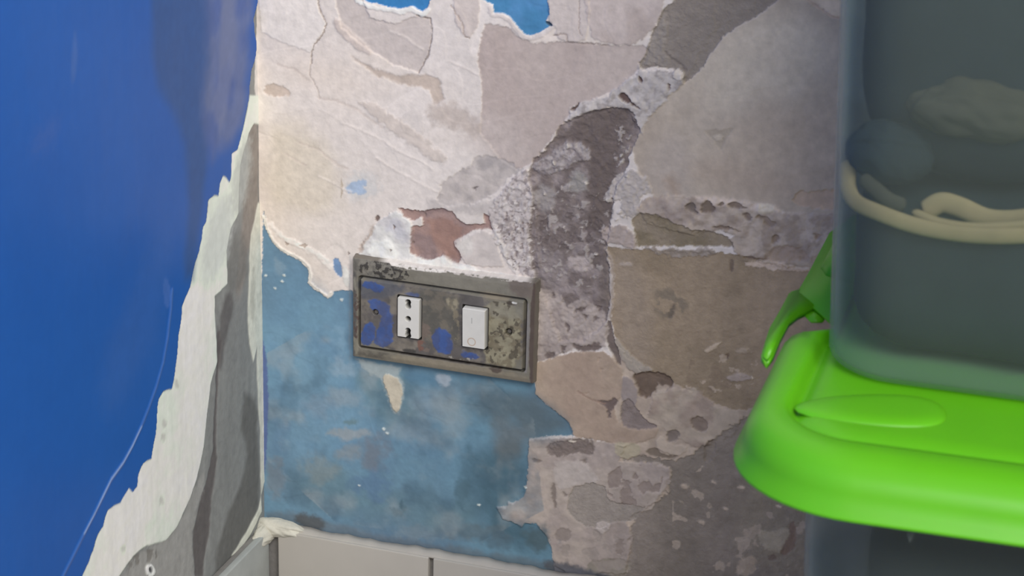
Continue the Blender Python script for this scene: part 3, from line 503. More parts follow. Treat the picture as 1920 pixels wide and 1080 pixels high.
# a run in the paint, standing proud, its highlight painted in lighter blue
run = [(320, 545), (318, 580), (312, 630), (303, 680), (290, 725), (276, 765), (262, 800), (246, 835), (228, 868), (206, 898), (188, 935), (172, 968), (155, 1000), (138, 1035), (118, 1075), (90, 1130)]
F(run, (78, 112, 178), h=.9, line=1.4, warp=.5, wf=.04, soft=1.3, a=.6)
F(run[6:13], (150, 172, 210), line=.7, warp=.5, wf=.04, soft=.8, a=.7)
F([(480, -400), (488, -400), (488, 190), (470, 190)], None, h=0)

def place_left(U_, V_, h): return np.stack([h/1000, -U_/1000, V_/1000], -1)
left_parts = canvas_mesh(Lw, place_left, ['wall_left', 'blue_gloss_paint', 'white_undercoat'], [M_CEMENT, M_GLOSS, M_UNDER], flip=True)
wall_left = left_parts[0]; custom(wall_left, kind='structure')

# the walls beyond the part in view
def surround(name, quads, mat, parent, colr):
    V_, F_ = [], []
    for q in quads:
        F_.append([len(V_)+i for i in range(4)]); V_ += q
    o = mesh_np(name, V_, F_, mat, parent, np.tile(np.asarray(colr, float), (len(V_), 1)), smooth=False); return o
H = 2.6
surround('plaster_surround', [[(-.001, 0, 0), (.505, 0, 0), (.505, 0, .06), (-.001, 0, .06)],
    [(.5048, 0, 0), (3, 0, 0), (3, 0, H), (.5048, 0, H)], [(-.001, -.0004, .545), (.505, -.0004, .545), (.505, 0, H), (-.001, 0, H)]],
    M_PLASTER, wall_back, (.60, .56, .53))
surround('blue_surround', [[(.0006, -.3715, .0), (.0006, -.3715, H), (.0006, -3, H), (.0006, -3, 0)],
    [(.0006, .001, .5695), (.0006, .001, H), (.0006, -.3715, H), (.0006, -.3715, .5695)],
    [(0, .001, 0), (0, .001, .06), (0, -.3715, .06), (0, -.3715, 0)]],
    M_GLOSS, wall_left, tuple(lin((43, 88, 159))/.82))

# ------------------------------------------------------------------ generic plastic
def plastic(name, color, rough=.3, trans=0.0, sss=0.0, spec=.5):
    m = bpy.data.materials.new(name); m.use_nodes = True; nt = m.node_tree; N = nt.nodes; L = nt.links
    b = N['Principled BSDF']; b.inputs['Roughness'].default_value = rough; b.inputs['Specular IOR Level'].default_value = spec
    tc = N.new('ShaderNodeTexCoord'); n = N.new('ShaderNodeTexNoise'); n.inputs['Scale'].default_value = 35; n.inputs['Detail'].default_value = 4
    L.new(tc.outputs['Object'], n.inputs['Vector'])
    mr = N.new('ShaderNodeMapRange'); mr.inputs['To Min'].default_value = .94; mr.inputs['To Max'].default_value = 1.06
    L.new(n.outputs['Fac'], mr.inputs['Value'])
    v = N.new('ShaderNodeVectorMath'); v.operation = 'SCALE'; v.inputs[0].default_value = color
    L.new(mr.outputs[0], v.inputs['Scale']); L.new(v.outputs[0], b.inputs['Base Color'])
    if sss:
        b.inputs['Subsurface Weight'].default_value = sss; b.inputs['Subsurface Scale'].default_value = .01
        b.inputs['Subsurface Radius'].default_value = (.3, 1, .2)
    if trans:
        out = N['Material Output']; mix = N.new('ShaderNodeMixShader'); t = N.new('ShaderNodeBsdfTransparent')
        t.inputs[0].default_value = (.93, .97, .96, 1)
        lw = N.new('ShaderNodeLayerWeight'); lw.inputs['Blend'].default_value = .5
        pw = N.new('ShaderNodeMath'); pw.operation = 'POWER'; pw.inputs[1].default_value = 3.5; L.new(lw.outputs['Facing'], pw.inputs[0])
        m2 = N.new('ShaderNodeMapRange'); m2.inputs['To Min'].default_value = trans; m2.inputs['To Max'].default_value = trans-.85
        L.new(pw.outputs[0], m2.inputs['Value']); L.new(m2.outputs[0], mix.inputs[0]); L.new(b.outputs[0], mix.inputs[1]); L.new(t.outputs[0], mix.inputs[2]); L.new(mix.outputs[0], out.inputs[0])
    return m
M_GREEN = plastic('lime_green_plastic', (.108, .43, .009), .34, 0, .25, .35)
M_CLEAR = plastic('frosted_clear_plastic', (.30, .35, .325), .2, .915)
M_CLOTH = mat_layer('dark_cloth', attr=False, color=(.018, .026, .034), rough=.95, spec=.1, bump=.3, scale=900, vscale=60)
M_CLOTH2 = mat_layer('taupe_cloth', attr=False, color=(.06, .055, .045), rough=.95, spec=.1, bump=.3, scale=900, vscale=60)
M_BEIGE = mat_layer('beige_binding', attr=False, color=(.29, .215, .12), rough=.8, spec=.2, bump=.3, scale=900, vscale=60)

def empty(name, loc, rz=0):
    o = bpy.data.objects.new(name, None); col_main.objects.link(o); o.location = loc; o.rotation_euler.z = rz
    o.empty_display_size = .05; return o

def ring(x0, x1, y0, y1, r, z, n=8):
    """rounded rectangle at height z"""
    r = max(r, .0008); P = []
    for cx, cy, a0 in ((x1-r, y1-r, 0), (x0+r, y1-r, 90), (x0+r, y0+r, 180), (x1-r, y0+r, 270)):
        for k in range(n+1):
            a = math.radians(a0+90*k/n); P.append((cx+r*math.cos(a), cy+r*math.sin(a), z))
    # extra points along the straight sides
    Q = []
    for i in range(len(P)):
        a, b = P[i], P[(i+1) % len(P)]; Q.append(a)
        d = math.dist(a, b)
        if d > .02:
            m = 24
            for k in range(1, m): Q.append(tuple(a[j]+(b[j]-a[j])*k/m for j in range(3)))
    return Q
def loft(name, rings, mat, parent=None, cap0=False, cap1=False, solid=0, mod=None, smooth=True):
    n = len(rings[0]); V_ = [p for r_ in rings for p in r_]
    if mod: V_ = [mod(*p) for p in V_]
    F_ = [(i*n+j, i*n+(j+1) % n, (i+1)*n+(j+1) % n, (i+1)*n+j) for i in range(len(rings)-1) for j in range(n)]
    if cap0: F_.append(tuple(reversed(range(n))))
    if cap1: F_.append(tuple(range((len(rings)-1)*n, len(rings)*n)))
    me = bpy.data.meshes.new(name); me.from_pydata(V_, [], F_); me.update(); me.materials.append(mat)
    for p in me.polygons: p.use_smooth = smooth
    o = bpy.data.objects.new(name, me); col_main.objects.link(o); o.parent = parent
    if solid:
        s = o.modifiers.new('wall', 'SOLIDIFY'); s.thickness = solid; s.offset = -1
    return o

# ------------------------------------------------------------------ lower container with lid
LX0, LX1, LY0, LY1 = .418, .965, -.430, -.055
lower = empty('storage_container', (.418, -.430, 0), math.radians(2.5))
custom(lower, 'larger frosted container on the floor, its bright green lid carrying the other container', 'container')
def relw(o, root):
    o.matrix_parent_inverse = (Matrix.Translation(root.location) @ Matrix.Rotation(root.rotation_euler.z, 4, 'Z')).inverted(); return o
def rel(o, root):
    o.matrix_parent_inverse = Matrix.Translation(-root.location); return o
def tub(name, x0, x1, y0, y1, z0, z1, r, flare, parent, rb=.02, t=.0022):
    rs = []
    for k in range(7):                        # rounded foot
        a = math.radians(90*k/6); i = rb*(1-math.sin(a)); rs.append(ring(x0+i, x1-i, y0+i, y1-i, r-i*.6, z0+rb*(1-math.cos(a))))
    rs.insert(0, ring(x0+rb+.02, x1-rb-.02, y0+rb+.02, y1-rb-.02, r*.5, z0))
    for k in range(1, 9):
        f = k/8; i = -flare*f; rs.append(ring(x0+i, x1-i, y0+i, y1-i, r, z0+rb+(z1-z0-rb)*f))
    i = -flare
    rs.append(ring(x0+i-.006, x1-i+.006, y0+i-.006, y1-i+.006, r+.006, z1)); rs.append(ring(x0+i-.007, x1-i+.007, y0+i-.007, y1-i+.007, r+.007, z1-.008))
    return loft(name, rs, M_CLEAR, parent, cap0=True, solid=t)
rel(tub('body', LX0+.045, LX1-.045, LY0+.035, LY1-.035, 0, .385, .045, .014, lower), lower)
NX, NY0, NY1 = .446, -.262, -.168             # notch for the clip
def notch(x, y, z):
    if x < NX and NY0-.012 < y < NY1+.012:
        k = min(1, (y-(NY0-.012))/.012, ((NY1+.012)-y)/.012); k = k*k*(3-2*k)
        x = x+(NX-x)*k
    return (x, y, z)
prof = [(.004, .3835), (-.0030, .3785), (-.0042, .3792), (-.0042, .3808), (.0, .3825), (.0015, .3900), (.005, .3960), (.011, .4005), (.019, .4030), (.028, .4030),
        (.033, .4020), (.036, .3972), (.0385, .3955), (.041, .3958), (.045, .3980), (.050, .3992), (.056, .3995), (.075, .3995)]
rs = [ring(LX0+d_*.62, LX1-d_*.62, LY0+d_, LY1-d_, .062-d_*.8, z_, 12) for d_, z_ in prof]
for dd in (.11, .15, .19): rs.append(ring(LX0+dd, LX1-dd, LY0+dd, LY1-dd, .02, .3995, 12))
lid = rel(loft('lid', rs, M_GREEN, lower, cap1=True, mod=notch), lower); lid['label'] = 'bright green snap-on lid'
# raised corner lobe pressed into the lid
def lobe(cx, cy, a, b, rot, z0, hgt, name, parent):
    rs = []
    for k in range(6):
        f = k/5; s = 1-.55*f**2; z_ = z0+hgt*math.sin(f*math.pi/2)
        P = []
        for q in range(28):
            t = 2*math.pi*q/28; x, y = a*s*math.cos(t)*(1-.35*math.cos(t)), b*s*math.sin(t)
            P.append((cx+x*math.cos(rot)-y*math.sin(rot), cy+x*math.sin(rot)+y*math.cos(rot), z_))
        rs.append(P)
    return loft(name, rs, M_GREEN, parent, cap1=True)
lobe(.488, -.350, .036, .019, math.radians(14), .3988, .0030, 'stacking_lobe', lid)
lobe(.900, -.350, .036, .019, math.radians(166), .3988, .0030, 'stacking_lobe', lid)
# clip handle
def tube(name, pts, rad, mat, parent, res=10, flat=1.0):
    cu = bpy.data.curves.new(name, 'CURVE'); cu.dimensions = '3D'; sp = cu.splines.new('NURBS'); sp.points.add(len(pts)-1)
    for p, q in zip(sp.points, pts): p.co = (*q, 1)
    sp.use_endpoint_u = True; sp.order_u = 3; cu.bevel_depth = rad; cu.bevel_resolution = 4; cu.resolution_u = res; cu.use_fill_caps = True
    tmp = bpy.data.objects.new('tmp', cu); col_main.objects.link(tmp); dg = bpy.context.evaluated_depsgraph_get()
    me = bpy.data.meshes.new_from_object(tmp.evaluated_get(dg)); bpy.data.objects.remove(tmp)
    me.name = name; me.materials.clear(); me.materials.append(mat)
    for p in me.polygons: p.use_smooth = True
    o = bpy.data.objects.new(name, me); col_main.objects.link(o); o.parent = parent; return o
def slab(name, outline, thick, mat, parent, bev=.0012):
    """outline: list of 3-D points in order; thickened downwards/outwards"""
    bm = bmesh.new(); vv = [bm.verts.new(p) for p in outline]; f = bm.faces.new(vv)
    r_ = bmesh.ops.extrude_face_region(bm, geom=[f]); nv = [v for v in r_['geom'] if isinstance(v, bmesh.types.BMVert)]
    f.normal_update(); nrm = f.normal.copy()
    for v in nv: v.co += nrm*thick
    bmesh.ops.recalc_face_normals(bm, faces=bm.faces)
    bmesh.ops.bevel(bm, geom=bm.edges[:], offset=bev, segments=2, affect='EDGES')
    me = bpy.data.meshes.new(name); bm.to_mesh(me); bm.free(); me.materials.append(mat)
    for p in me.polygons: p.use_smooth = True
    o = bpy.data.objects.new(name, me); col_main.objects.link(o); o.parent = parent; return o
def on_level(pts, z): return [tuple(at(a, b, 2, z)) for a, b in pts]
clip = relw(slab('clip_handle', on_level([(1427, 664), (1434, 640), (1443, 612), (1462, 580), (1480, 546), (1500, 540), (1534, 548), (1528, 572), (1500, 584), (1480, 600), (1463, 632), (1450, 664), (1438, 678)], .392), -.005, M_GREEN, lower, .0009), lower)
slab('clip_tongue', on_level([(1524, 560), (1548, 548), (1562, 566), (1544, 600), (1520, 600), (1508, 588)], .389), -.002, M_GREEN, clip, .0006)
flange = relw(slab('side_flange', on_level([(1494, 546), (1515, 510), (1556, 432), (1600, 400), (1640, 420), (1620, 590), (1560, 600)], .3925), -.004, M_GREEN, lower, .0012), lower)
# little moulding pip hanging under the rim
loft('moulding_pip', [[(.506+.0018*math.cos(t)*s, -.427+.0018*math.sin(t)*s, z_) for t in [k*math.pi/4 for k in range(8)]] for s, z_ in ((1.2, .381), (1, .376), (.5, .3715), (.1, .370))], M_CLEAR, lid, cap1=True)

# ------------------------------------------------------------------ upper container
upper = empty('storage_container', (.4405, -.322, .400), math.radians(1.5))
custom(upper, 'frosted clear container stacked on the bright green lid, dark cloth and beige edging inside', 'container')
UX0, UX1, UY0, UY1 = .4405, .93, -.322, -.075
def relu(o): o.matrix_parent_inverse = Matrix.Translation(-upper.location); return o
relu(tub('body', UX0, UX1, UY0, UY1, .4000, .70, .036, .010, upper, rb=.007, t=.002))
prof2 = [(.002, .690), (-.006, .690), (-.007, .700), (-.002, .708), (.010, .712), (.020, .711), (.026, .706), (.05, .706)]
lid2 = relu(loft('lid', [ring(UX0-.02+d_, UX1+.02-d_, UY0-.02+d_, UY1+.012-d_, .05-d_*.7, z_, 10) for d_, z_ in prof2]+[ring(UX0+.1, UX1-.1, UY0+.1, UY1-.1, .01, .706, 10)], M_GREEN, upper, cap1=True))

def soft_mass(name, x0, x1, y0, y1, z0, z1, r, mat, seed=1, amp=.004, rb=.03, rt=.03):
    rs = []
    for k in range(7):
        a = math.radians(90*k/6); i = rb*(1-math.sin(a)); rs.append(ring(x0+i, x1-i, y0+i, y1-i, r-i*.5, z0+rb*(1-math.cos(a))))
    for k in range(1, 8): rs.append(ring(x0, x1, y0, y1, r, z0+rb+(z1-z0-rb-rt)*k/8))
    for k in range(7):
        a = math.radians(90*k/6); i = rt*(1-math.cos(a)); rs.append(ring(x0+i, x1-i, y0+i, y1-i, r-i*.5, z1-rt*(1-math.sin(a))))
    for i in (.05, .08): rs.append(ring(x0+rt+i, x1-rt-i, y0+rt+i*.8, y1-rt-i*.8, .01, z1+.003))
    def md(x, y, z):
        k1 = fbm(np.array([x*18+z*9.]), np.array([y*18+z*14.]), seed, 3)[0]; k2 = fbm(np.array([x*18.]), np.array([z*22.+y*8]), seed+7, 3)[0]
        return (x+amp*k1*(-1 if x < (x0+x1)/2 else 1), y+amp*k2, z+amp*.6*k1)
    return loft(name, rs, mat, None, cap0=True, cap1=True, mod=md)
def turn(o, root):
    p = Vector((root.location.x, root.location.y, 0)); o.matrix_world = Matrix.Translation(p) @ Matrix.Rotation(root.rotation_euler.z, 4, 'Z') @ Matrix.Translation(-p)
c1 = soft_mass('folded_cloth', .4475, .90, -.302, -.095, .4045, .485, .030, M_CLOTH, 3, .003, rb=.028, rt=.015)
custom(c1, 'dark blue-grey cloth filling the bottom of the upper container below the beige edge', 'cloth')
turn(c1, upper)
c2 = soft_mass('folded_cloth', .480, .895, -.378, -.115, .008, .362, .03, M_CLOTH, 23, .004)
custom(c2, 'dark grey cloth filling the lower container under the green lid', 'cloth')
turn(c2, lower)
def blob(name, c, r_, mat, seed, amp=.12, fr=22, parent=None, box=1.0):
    bm = bmesh.new(); bmesh.ops.create_icosphere(bm, subdivisions=5, radius=1)
    P = np.array([v.co[:] for v in bm.verts])
    n = fbm(P[:, 0]*1.6+seed, P[:, 2]*1.6+P[:, 1]*1.1, seed, 3)+.5*fbm(P[:, 1]*3+seed, P[:, 0]*3+P[:, 2]*2, seed+5, 3)
    for v in bm.verts: v.co = Vector([math.copysign(abs(a_)**box, a_) for a_ in v.co])
    for v, k in zip(bm.verts, n):
        v.co = Vector((c[0]+v.co.x*r_[0]*(1+amp*k), c[1]+v.co.y*r_[1]*(1+amp*k), c[2]+v.co.z*r_[2]*(1+amp*k)))
    me = bpy.data.meshes.new(name); bm.to_mesh(me); bm.free(); me.materials.append(mat)
    for p in me.polygons: p.use_smooth = True
    o = bpy.data.objects.new(name, me); col_main.objects.link(o); o.parent = parent; return o
def pt(px, py, y): return tuple(at(px, py, 1, y))
bagc = (.5015, -.252, .5570)
bag = blob('soft_bag', bagc, (.060, .044, .066), M_CLOTH, 5, .03, box=.72)
custom(bag, 'dark blue-grey bag with beige edging lying in the upper container', 'bag')
def band(name, pts, y, wid, th):
    P = [pt(a, b, y+dy) for a, b, dy in pts]; n = len(P); V_, F_ = [], []
    # smooth the path
    Q = []
    for i in range(n-1):
        p0, p1, p2, p3 = [Vector(P[max(0, min(n-1, k))]) for k in (i-1, i, i+1, i+2)]
        for s in range(8):
            t = s/8; Q.append(.5*((2*p1)+(-p0+p2)*t+(2*p0-5*p1+4*p2-p3)*t*t+(-p0+3*p1-3*p2+p3)*t**3))
    Q.append(Vector(P[-1]))
    rs = []
    for i, q_ in enumerate(Q):
        d = (Q[min(i+1, len(Q)-1)]-Q[max(i-1, 0)]).normalized(); up = Vector((0, 1, 0)).cross(d).normalized(); f = min(1, i/3+.3, (len(Q)-1-i)/3+.3)
        rs.append([tuple(q_+up*(wid*f*math.cos(a))+Vector((0, 1, 0))*(th*math.sin(a))) for a in [k*math.pi/6 for k in range(12)]])
    return loft(name, rs, M_BEIGE, bag, cap0=True, cap1=True)
b1 = band('beige_edging', [(1596, 300, 0), (1592, 345, -.004), (1606, 378, -.010), (1650, 400, -.016), (1720, 425, -.018), (1800, 440, -.018), (1880, 445, -.018), (1960, 440, -.014), (2040, 420, -.006)], -.290, .0042, .002)
b2 = band('beige_edging', [(1712, 398, 0), (1760, 418, -.004), (1820, 428, -.004), (1890, 426, -.004), (1960, 418, -.002), (2030, 400, .0)], -.302, .0024, .002)
b3 = band('beige_flap', [(1735, 400, 0), (1765, 382, 0), (1800, 390, 0), (1850, 412, 0), (1900, 416, 0), (1960, 408, 0)], -.300, .0052, .002)
b4 = band('beige_edging', [(1618, 330, 0), (1640, 352, 0), (1668, 376, 0), (1700, 388, 0)], -.298, .004, .002)
b4.data.materials.clear(); b4.data.materials.append(M_CLOTH2)
f1 = blob('taupe_fold', pt(1830, 205, -.292), (.030, .014, .016), M_CLOTH2, 9, .2, parent=bag)
f2 = blob('dark_fold', pt(1672, 285, -.288), (.021, .016, .016), M_CLOTH, 12, .12, parent=bag)
g1 = blob('cloth_bundle', (.545, -.145, .592), (.088, .050, .096), M_CLOTH, 15, .04, box=.8)
custom(g1, 'dark cloth bundle behind the beige-edged bag in the upper container', 'cloth')
for o_ in (bag, g1): turn(o_, upper)


# ------------------------------------------------------------------ socket and switch plate
def rect_d(U_, V_, x0, x1, z0, z1, r=0):      # distance inside a rounded rectangle, positive inside
    cx, cz, hx, hz = (x0+x1)/2, (z0+z1)/2, (x1-x0)/2-r, (z1-z0)/2-r
    qx = np.abs(U_-cx)-hx; qz = np.abs(V_-cz)-hz
    return r-(np.hypot(np.maximum(qx, 0), np.maximum(qz, 0))+np.minimum(np.maximum(qx, qz), 0))
def plane_conv(y): return lambda pts: back(pts, y)
FX0, FX1, FZ0, FZ1 = 68.6, 198.2, 232.3, 305.2
PX0, PX1, PZ0, PZ1 = 75.6, 190.2, 242.4, 290.8
Pc = Canvas(FX0-.35, FX1+.35, FZ0-.35, FZ1+.35, .35, .35, lin((112, 108, 98))/LB(130, 270), plane_conv(-.007), light_back)
U, V = Pc.U, Pc.V
do = rect_d(U, V, FX0, FX1, FZ0, FZ1, 1.5)
di = rect_d(U, V, PX0, PX1, PZ0, PZ1, .8)
Pc.h = 6.2*sstep(-.05, 1.3, do)+.8*sstep(1, 5, do)
Pc.h = np.where(do < 0, -.5, Pc.h)
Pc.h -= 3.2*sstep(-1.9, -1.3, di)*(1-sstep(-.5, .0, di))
Pc.h = np.where(di > -.25, 8.2*sstep(-.3, .5, di)+.6*(1-sstep(-.3, .5, di)), Pc.h)
Pc.h += .10*fbm(U*.5, V*.5, 9, 4)*(do > .5)
Pc.reg = np.where(di > -.8, 1, 0).astype(np.int32)
Pc.C *= (1+.10*fbm(U*.12, V*.4, 3, 4))[..., None]
G = Pc.fill
# frame: darker ends, pale worn runs, black specks
G([(655, 475), (668, 478), (668, 672), (655, 672)], (84, 82, 82), a=.9, soft=1, warp=1)
G([(662, 520), (668, 520), (668, 545), (662, 545)], (132, 128, 118), a=.9, soft=.8)
G([(661, 632), (669, 632), (672, 664), (664, 664)], (128, 124, 112), a=.9, soft=.8)
G([(662, 545), (672, 540), (672, 640), (662, 630)], (84, 70, 66), thr=0, f2=.5, a=.9)
G([(658, 480), (760, 495), (740, 522), (672, 520), (658, 500)], (98, 95, 90), a=.8, soft=2, c2=(120, 116, 108), f2=.4)
G([(672, 484), (740, 494), (770, 512), (760, 528), (690, 518), (672, 510)], (58, 55, 52), thr=.12, f2=.5, a=.95, h=.4)
G([(780, 505), (1000, 535), (1000, 560), (780, 528)], (122, 118, 108), a=.7, soft=2, warp=1.5)
G([(900, 545), (960, 554), (950, 566), (900, 556)], (134, 124, 106), a=.7, soft=1.5)
G([(950, 520), (1006, 530), (1006, 560), (960, 556)], (100, 90, 84), a=.8, soft=2, warp=2)
G([(720, 662), (870, 680), (990, 706), (990, 716), (840, 694), (720, 674)], (126, 118, 103), a=.85, soft=1.5, warp=1)
G([(672, 655), (735, 662), (735, 678), (672, 668)], (104, 100, 90), a=.8, soft=1.5, warp=1, c2=(84, 80, 74), f2=.3)
G([(996, 530), (1010, 530), (1004, 724), (990, 720)], (74, 62, 58), a=.9, soft=.5, warp=.6)  # shaded right side of the plate painted dark
G([(984, 570), (995, 570), (990, 700), (982, 700)], (122, 118, 116), a=.85, soft=.6, warp=.4)
G([(915, 688), (945, 692), (935, 702), (922, 697)], (78, 68, 62), a=.9, soft=.6, warp=.8)
G([(740, 488), (1000, 526), (1000, 534), (740, 500)], (186, 178, 172), thr=.02, f2=.45, a=.9, h=.12, tw=.15)
G([(720, 484), (860, 502), (850, 515), (740, 502)], (214, 208, 202), thr=-.15, f2=.4, a=.95, h=.15, tw=.15)
# inner cover: dirty, with overpaint in strong blue
G([(672, 520), (983, 568), (983, 700), (672, 652)], (88, 84, 82), soft=.3, warp=0, c2=(112, 106, 98), f2=.14, t2=.1, w2=.2, mott=.12)
G([(770, 535), (865, 550), (860, 600), (868, 650), (800, 650), (788, 600)], (84, 82, 76), a=.8, soft=3, warp=3, c2=(104, 98, 88), f2=.25)
G([(672, 520), (770, 535), (740, 556), (700, 560), (676, 560)], (82, 84, 92), a=.8, soft=2, warp=2)
BLU = (56, 82, 138)
for p, a_ in [([(678, 528), (700, 526), (722, 536), (720, 548), (700, 544), (684, 538)], .9), ([(690, 562), (712, 560), (730, 572), (736, 592), (738, 640), (720, 650), (700, 640), (712, 610), (716, 590), (700, 580)], .85),
              ([(680, 610), (700, 598), (706, 620), (702, 640), (690, 648), (678, 644)], .95), ([(810, 622), (830, 612), (848, 625), (850, 650), (846, 664), (824, 662), (812, 650)], .9), ([(866, 656), (890, 660), (904, 668), (884, 672), (868, 668)], .9), ([(756, 546), (780, 546), (790, 554), (770, 556)], .5)]:
    G(p, BLU, a=a_, soft=.7, warp=1.5, wf=.35, h=.15, c2=(60, 76, 120), f2=.2)
G([(908, 562), (979, 572), (979, 694), (912, 684), (910, 660), (908, 620)], (134, 128, 108), a=.95, soft=1.2, warp=1.5, c2=(112, 104, 86), f2=.32, w2=.2, mott=.12, h=.1)
G([(912, 562), (978, 572), (978, 600), (912, 590)], (128, 124, 112), a=.6, soft=2, warp=2)
G([(908, 560), (979, 572), (979, 694), (908, 684)], (76, 70, 60), thr=.24, f2=.35, a=.85, warp=0)
G([(838, 556), (862, 562), (860, 580), (850, 580), (840, 572)], (140, 132, 114), a=.9, soft=1, warp=1.2, c2=(110, 104, 90), f2=.4)
G([(848, 580), (862, 580), (862, 640), (850, 640)], (118, 110, 94), thr=0, f2=.4, a=.9)
G([(780, 600), (812, 610), (810, 660), (786, 656)], (108, 96, 88), thr=0, f2=.3, a=.8)
G([(784, 634), (800, 640), (796, 658), (784, 656)], (110, 80, 70), thr=0, f2=.3, a=.8)
G([(868, 572), (912, 578), (908, 590), (870, 582)], (90, 84, 80), a=.9, soft=1)
G([(756, 652), (782, 654), (780, 662), (758, 660)], (60, 58, 56), a=.9, soft=.8)
G([(790, 660), (980, 690), (980, 698), (790, 668)], (70, 64, 58), a=.7, soft=1, warp=1)
G([(832, 664), (900, 672), (900, 677), (832, 668)], (156, 150, 140), thr=.1, f2=.4, a=.9)
G([(672, 520), (672, 545), (680, 545), (680, 524)], (70, 72, 82), a=.8, soft=1)
G([(950, 563), (970, 566), (970, 572), (950, 570)], (60, 52, 46), a=.9, soft=.8, h=-.4)
G([(961, 565), (970, 566), (969, 570), (962, 570)], (226, 222, 214), a=1, soft=.4)
# openings for the two modules and the two fixing screws
for (x0, x1, z0, z1) in ((102.4, 119.4, 253.6, 283.2), (148.2, 166.0, 253.6, 283.0)):
    m_ = rect_d(U, V, x0, x1, z0, z1, .6); Pc.h = np.where(m_ > 0, 2.0, Pc.h); Pc.C[m_ > -.3] = (.03, .028, .025)
for (cx, cz, r_) in ((86.7, 268.4, 1.9), (180.2, 268.2, 2.3)):
    m_ = r_-np.hypot(U-cx, V-cz); Pc.h -= 2.6*sstep(-.3, .3, m_); Pc.C *= (1-.8*sstep(-.4, .4, m_))[..., None]
m_ = 1.4-np.hypot(U-182.2, V-271.2); Pc.C *= (1-.6*sstep(-.4, .4, m_))[..., None]
_g = (sstep(-2.0, -1.5, di)*(1-sstep(-.5, -.1, di)))[..., None]; Pc.C *= 1-_g*np.where(U > PX1-1, .75, .4)[..., None]  # shade in the gap round the cover painted in, deepest at right
# the frame's steep outer edge: plain grey, dusted with lime along the top
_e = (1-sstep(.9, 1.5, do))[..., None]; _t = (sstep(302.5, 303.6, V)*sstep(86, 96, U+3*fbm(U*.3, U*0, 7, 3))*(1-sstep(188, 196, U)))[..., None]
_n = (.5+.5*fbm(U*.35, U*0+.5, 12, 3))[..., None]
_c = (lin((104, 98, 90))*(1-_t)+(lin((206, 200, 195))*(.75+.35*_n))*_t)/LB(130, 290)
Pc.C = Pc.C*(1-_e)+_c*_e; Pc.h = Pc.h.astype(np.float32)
plate = empty('switch_plate', (.1334, -.004, .2687))
custom(plate, 'grimy grey switch plate with white socket and rocker switch, daubed with blue paint', 'switch')
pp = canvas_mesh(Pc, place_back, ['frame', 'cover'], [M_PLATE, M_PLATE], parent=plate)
for o_ in pp: o_.matrix_parent_inverse = Matrix.Translation(-plate.location)
pp[1]['label'] = 'dirty inner cover daubed with blue paint'

WH = (197, 195, 190)
def module(name, x0, x1, z0, z1, top, cuts=(), marks=(), tilt=0):
    M = Canvas(x0-.3, x1+.3, z0-.3, z1+.3, .15, .15, lin(WH)/LB((x0+x1)/2, 268), plane_conv(-.0105), light_back)
    U_, V_ = M.U, M.V; d_ = rect_d(U_, V_, x0, x1, z0, z1, .9)
    M.h = 2.5+(top-2.5)*sstep(-.05, .5, d_)+tilt*(V_-(z0+z1)/2)*(d_ > 0)
    M.C *= (1+.03*fbm(U_*.2, V_*.2, 5, 3))[..., None]
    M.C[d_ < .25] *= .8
    for c_ in cuts:
        q = -1e3*np.ones_like(U_)
        for (cx, cz, r_) in c_: q = np.maximum(q, r_-np.hypot(U_-cx, V_-cz))
        k = sstep(-.12, .12, q); M.h -= 7*k; M.C = M.C*(1-k[..., None])+np.array([.012, .011, .010])*k[..., None]
    for c_, kind_ in marks:
        if kind_ == 'ring': q = .32-np.abs(np.hypot(U_-c_[0], V_-c_[1])-c_[2])
        else: q = np.minimum(.28-np.abs(U_-c_[0]), c_[2]-np.abs(V_-c_[1]))
        k = sstep(-.15, .15, q)[..., None]*.75
        M.C = M.C*(1-k)+(lin((168, 140, 116) if kind_ == 'ring' else (140, 140, 138))/LB(155, 268))*k
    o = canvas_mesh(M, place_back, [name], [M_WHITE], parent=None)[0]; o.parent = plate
    o.matrix_parent_inverse = Matrix.Translation(-plate.location); return o
M_WHITE = mat_layer('white_moulding', rough=.35, spec=.5, bump=.05, var=.03)
so = module('socket', 102.9, 118.9, 254.2, 282.7, 10.6, cuts=[[(110.7, 279.9, 1.9), (110.8, 278.2, 1.6), (110.8, 276.9, 1.9)], [(110.8, 268.0, 1.9)], [(110.8, 259.8, 1.8), (110.8, 258.0, 1.7), (110.8, 256.2, 2.1)]])
so['label'] = 'white socket with three pin holes'
sw = module('rocker_switch', 149.0, 165.3, 254.3, 282.4, 12.2, marks=[((155.9, 258.9, 2.6), 'ring'), ((156.0, 274.1, 2.0), 'bar')], tilt=.045)
sw['label'] = 'white rocker with a bar and a ring mark'
def screw(cx, cz, parent):
    bm = bmesh.new(); bmesh.ops.create_cone(bm, cap_ends=True, segments=20, radius1=.0016, radius2=.0013, depth=.0008)
    me = bpy.data.meshes.new('screw'); bm.to_mesh(me); bm.free(); me.materials.append(M_SCREW)
    o = bpy.data.objects.new('screw', me); col_main.objects.link(o); o.parent = parent
    o.matrix_parent_inverse = Matrix.Translation(-plate.location)
    o.location = (cx/1000, -.0060, cz/1000); o.rotation_euler.x = math.radians(90); return o
M_SCREW = mat_layer('dull_steel', attr=False, color=(.16, .14, .12), rough=.45, spec=.6)
screw(86.7, 268.2, plate); screw(180.2, 268.2, plate)

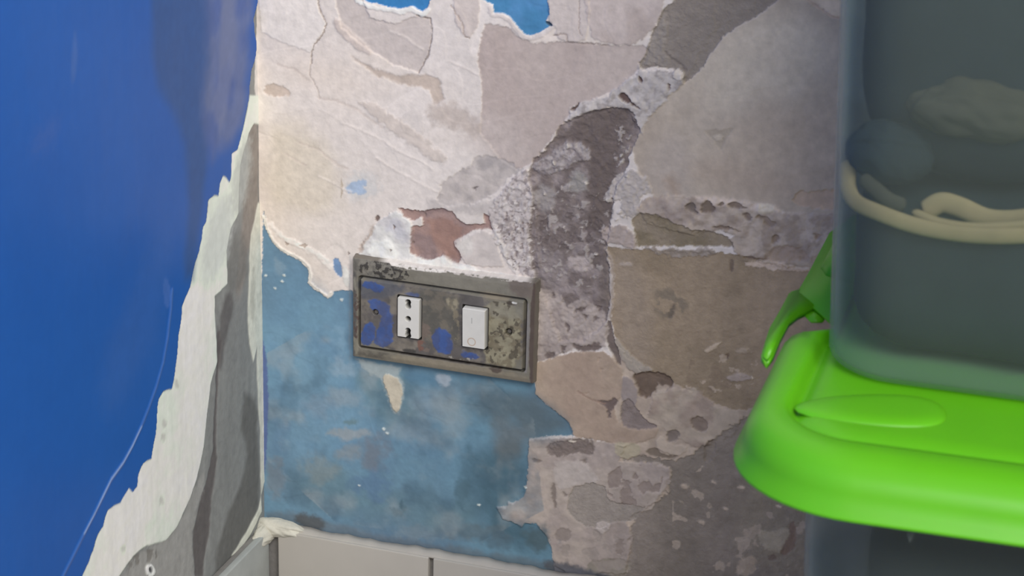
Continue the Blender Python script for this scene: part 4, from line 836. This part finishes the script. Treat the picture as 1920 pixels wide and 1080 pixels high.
# ------------------------------------------------------------------ skirting tiles
M_TILE = mat_layer('skirting_tile', attr=False, color=tuple(lin((161, 157, 151))/LB(80, 90)*.90), rough=.45, spec=.4, bump=.12, scale=80, var=.06, vscale=14)
M_TILE2 = mat_layer('skirting_tile_grey', attr=False, color=tuple(lin((158, 162, 160))/.8), rough=.5, spec=.4, bump=.2, scale=90, var=.12, vscale=40)
M_BED = mat_layer('skirting_mortar', attr=False, color=(.24, .23, .22), rough=.95, bump=.6, scale=500)
M_LUMP = mat_layer('pale_filler', attr=False, color=tuple(lin((176, 174, 164))/LB(10, 95)), rough=.9, bump=.8, scale=300, var=.12)
TZ = .0945
bb = box_mesh('baseboard_back', .001, 1.5, -.0052, -.0004, 0, TZ-.0006, M_BED, None, .0004); custom(bb, kind='structure')
x = .0148; k = 0
while x < 1.38:
    t_ = box_mesh('tile', x, x+.1122, -.0105, -.0048, .0, TZ, M_TILE, bb, .0010); x += .1157; k += 1
bl = box_mesh('baseboard_left', .0004, .0045, -1.5, -.001, 0, TZ-.0006, M_BED, None, .0004); custom(bl, kind='structure')
y = -.0125
while y > -1.4:
    box_mesh('tile', .0042, .0092, y-.1135, y, 0, TZ, M_TILE2, bl, .0010); y -= .1157
# filler smeared into the corner on top of the tiles
def lump(name, c, r_, seed, parent, amp=.16):
    o = blob(name, c, r_, M_LUMP, seed, amp, parent=parent); return o
lump('filler_lump', (.0130, -.0060, .0945), (.0190, .0072, .0070), 3, bb)
lump('filler_lump', (.0050, -.0110, .0905), (.0064, .0170, .0070), 8, bl)
# thin lime skim along the top of the tiles
rs = []
for i in range(120):
    xx = .022+i*.0028; n_ = float(fbm(np.array([xx*60]), np.array([1.5]), 4, 3)[0]); hh = max(.0004, .0016+.0016*n_)
    rs.append([(xx, -.0004, TZ-.0008), (xx, -.0012, TZ+hh*1.6), (xx, -.0050, TZ+hh), (xx, -.0086-.001*n_, TZ+hh*.4), (xx, -.0092, TZ-.0008)])
loft('lime_skim', rs, M_LUMP2 if 'M_LUMP2' in globals() else M_TILE, bb)
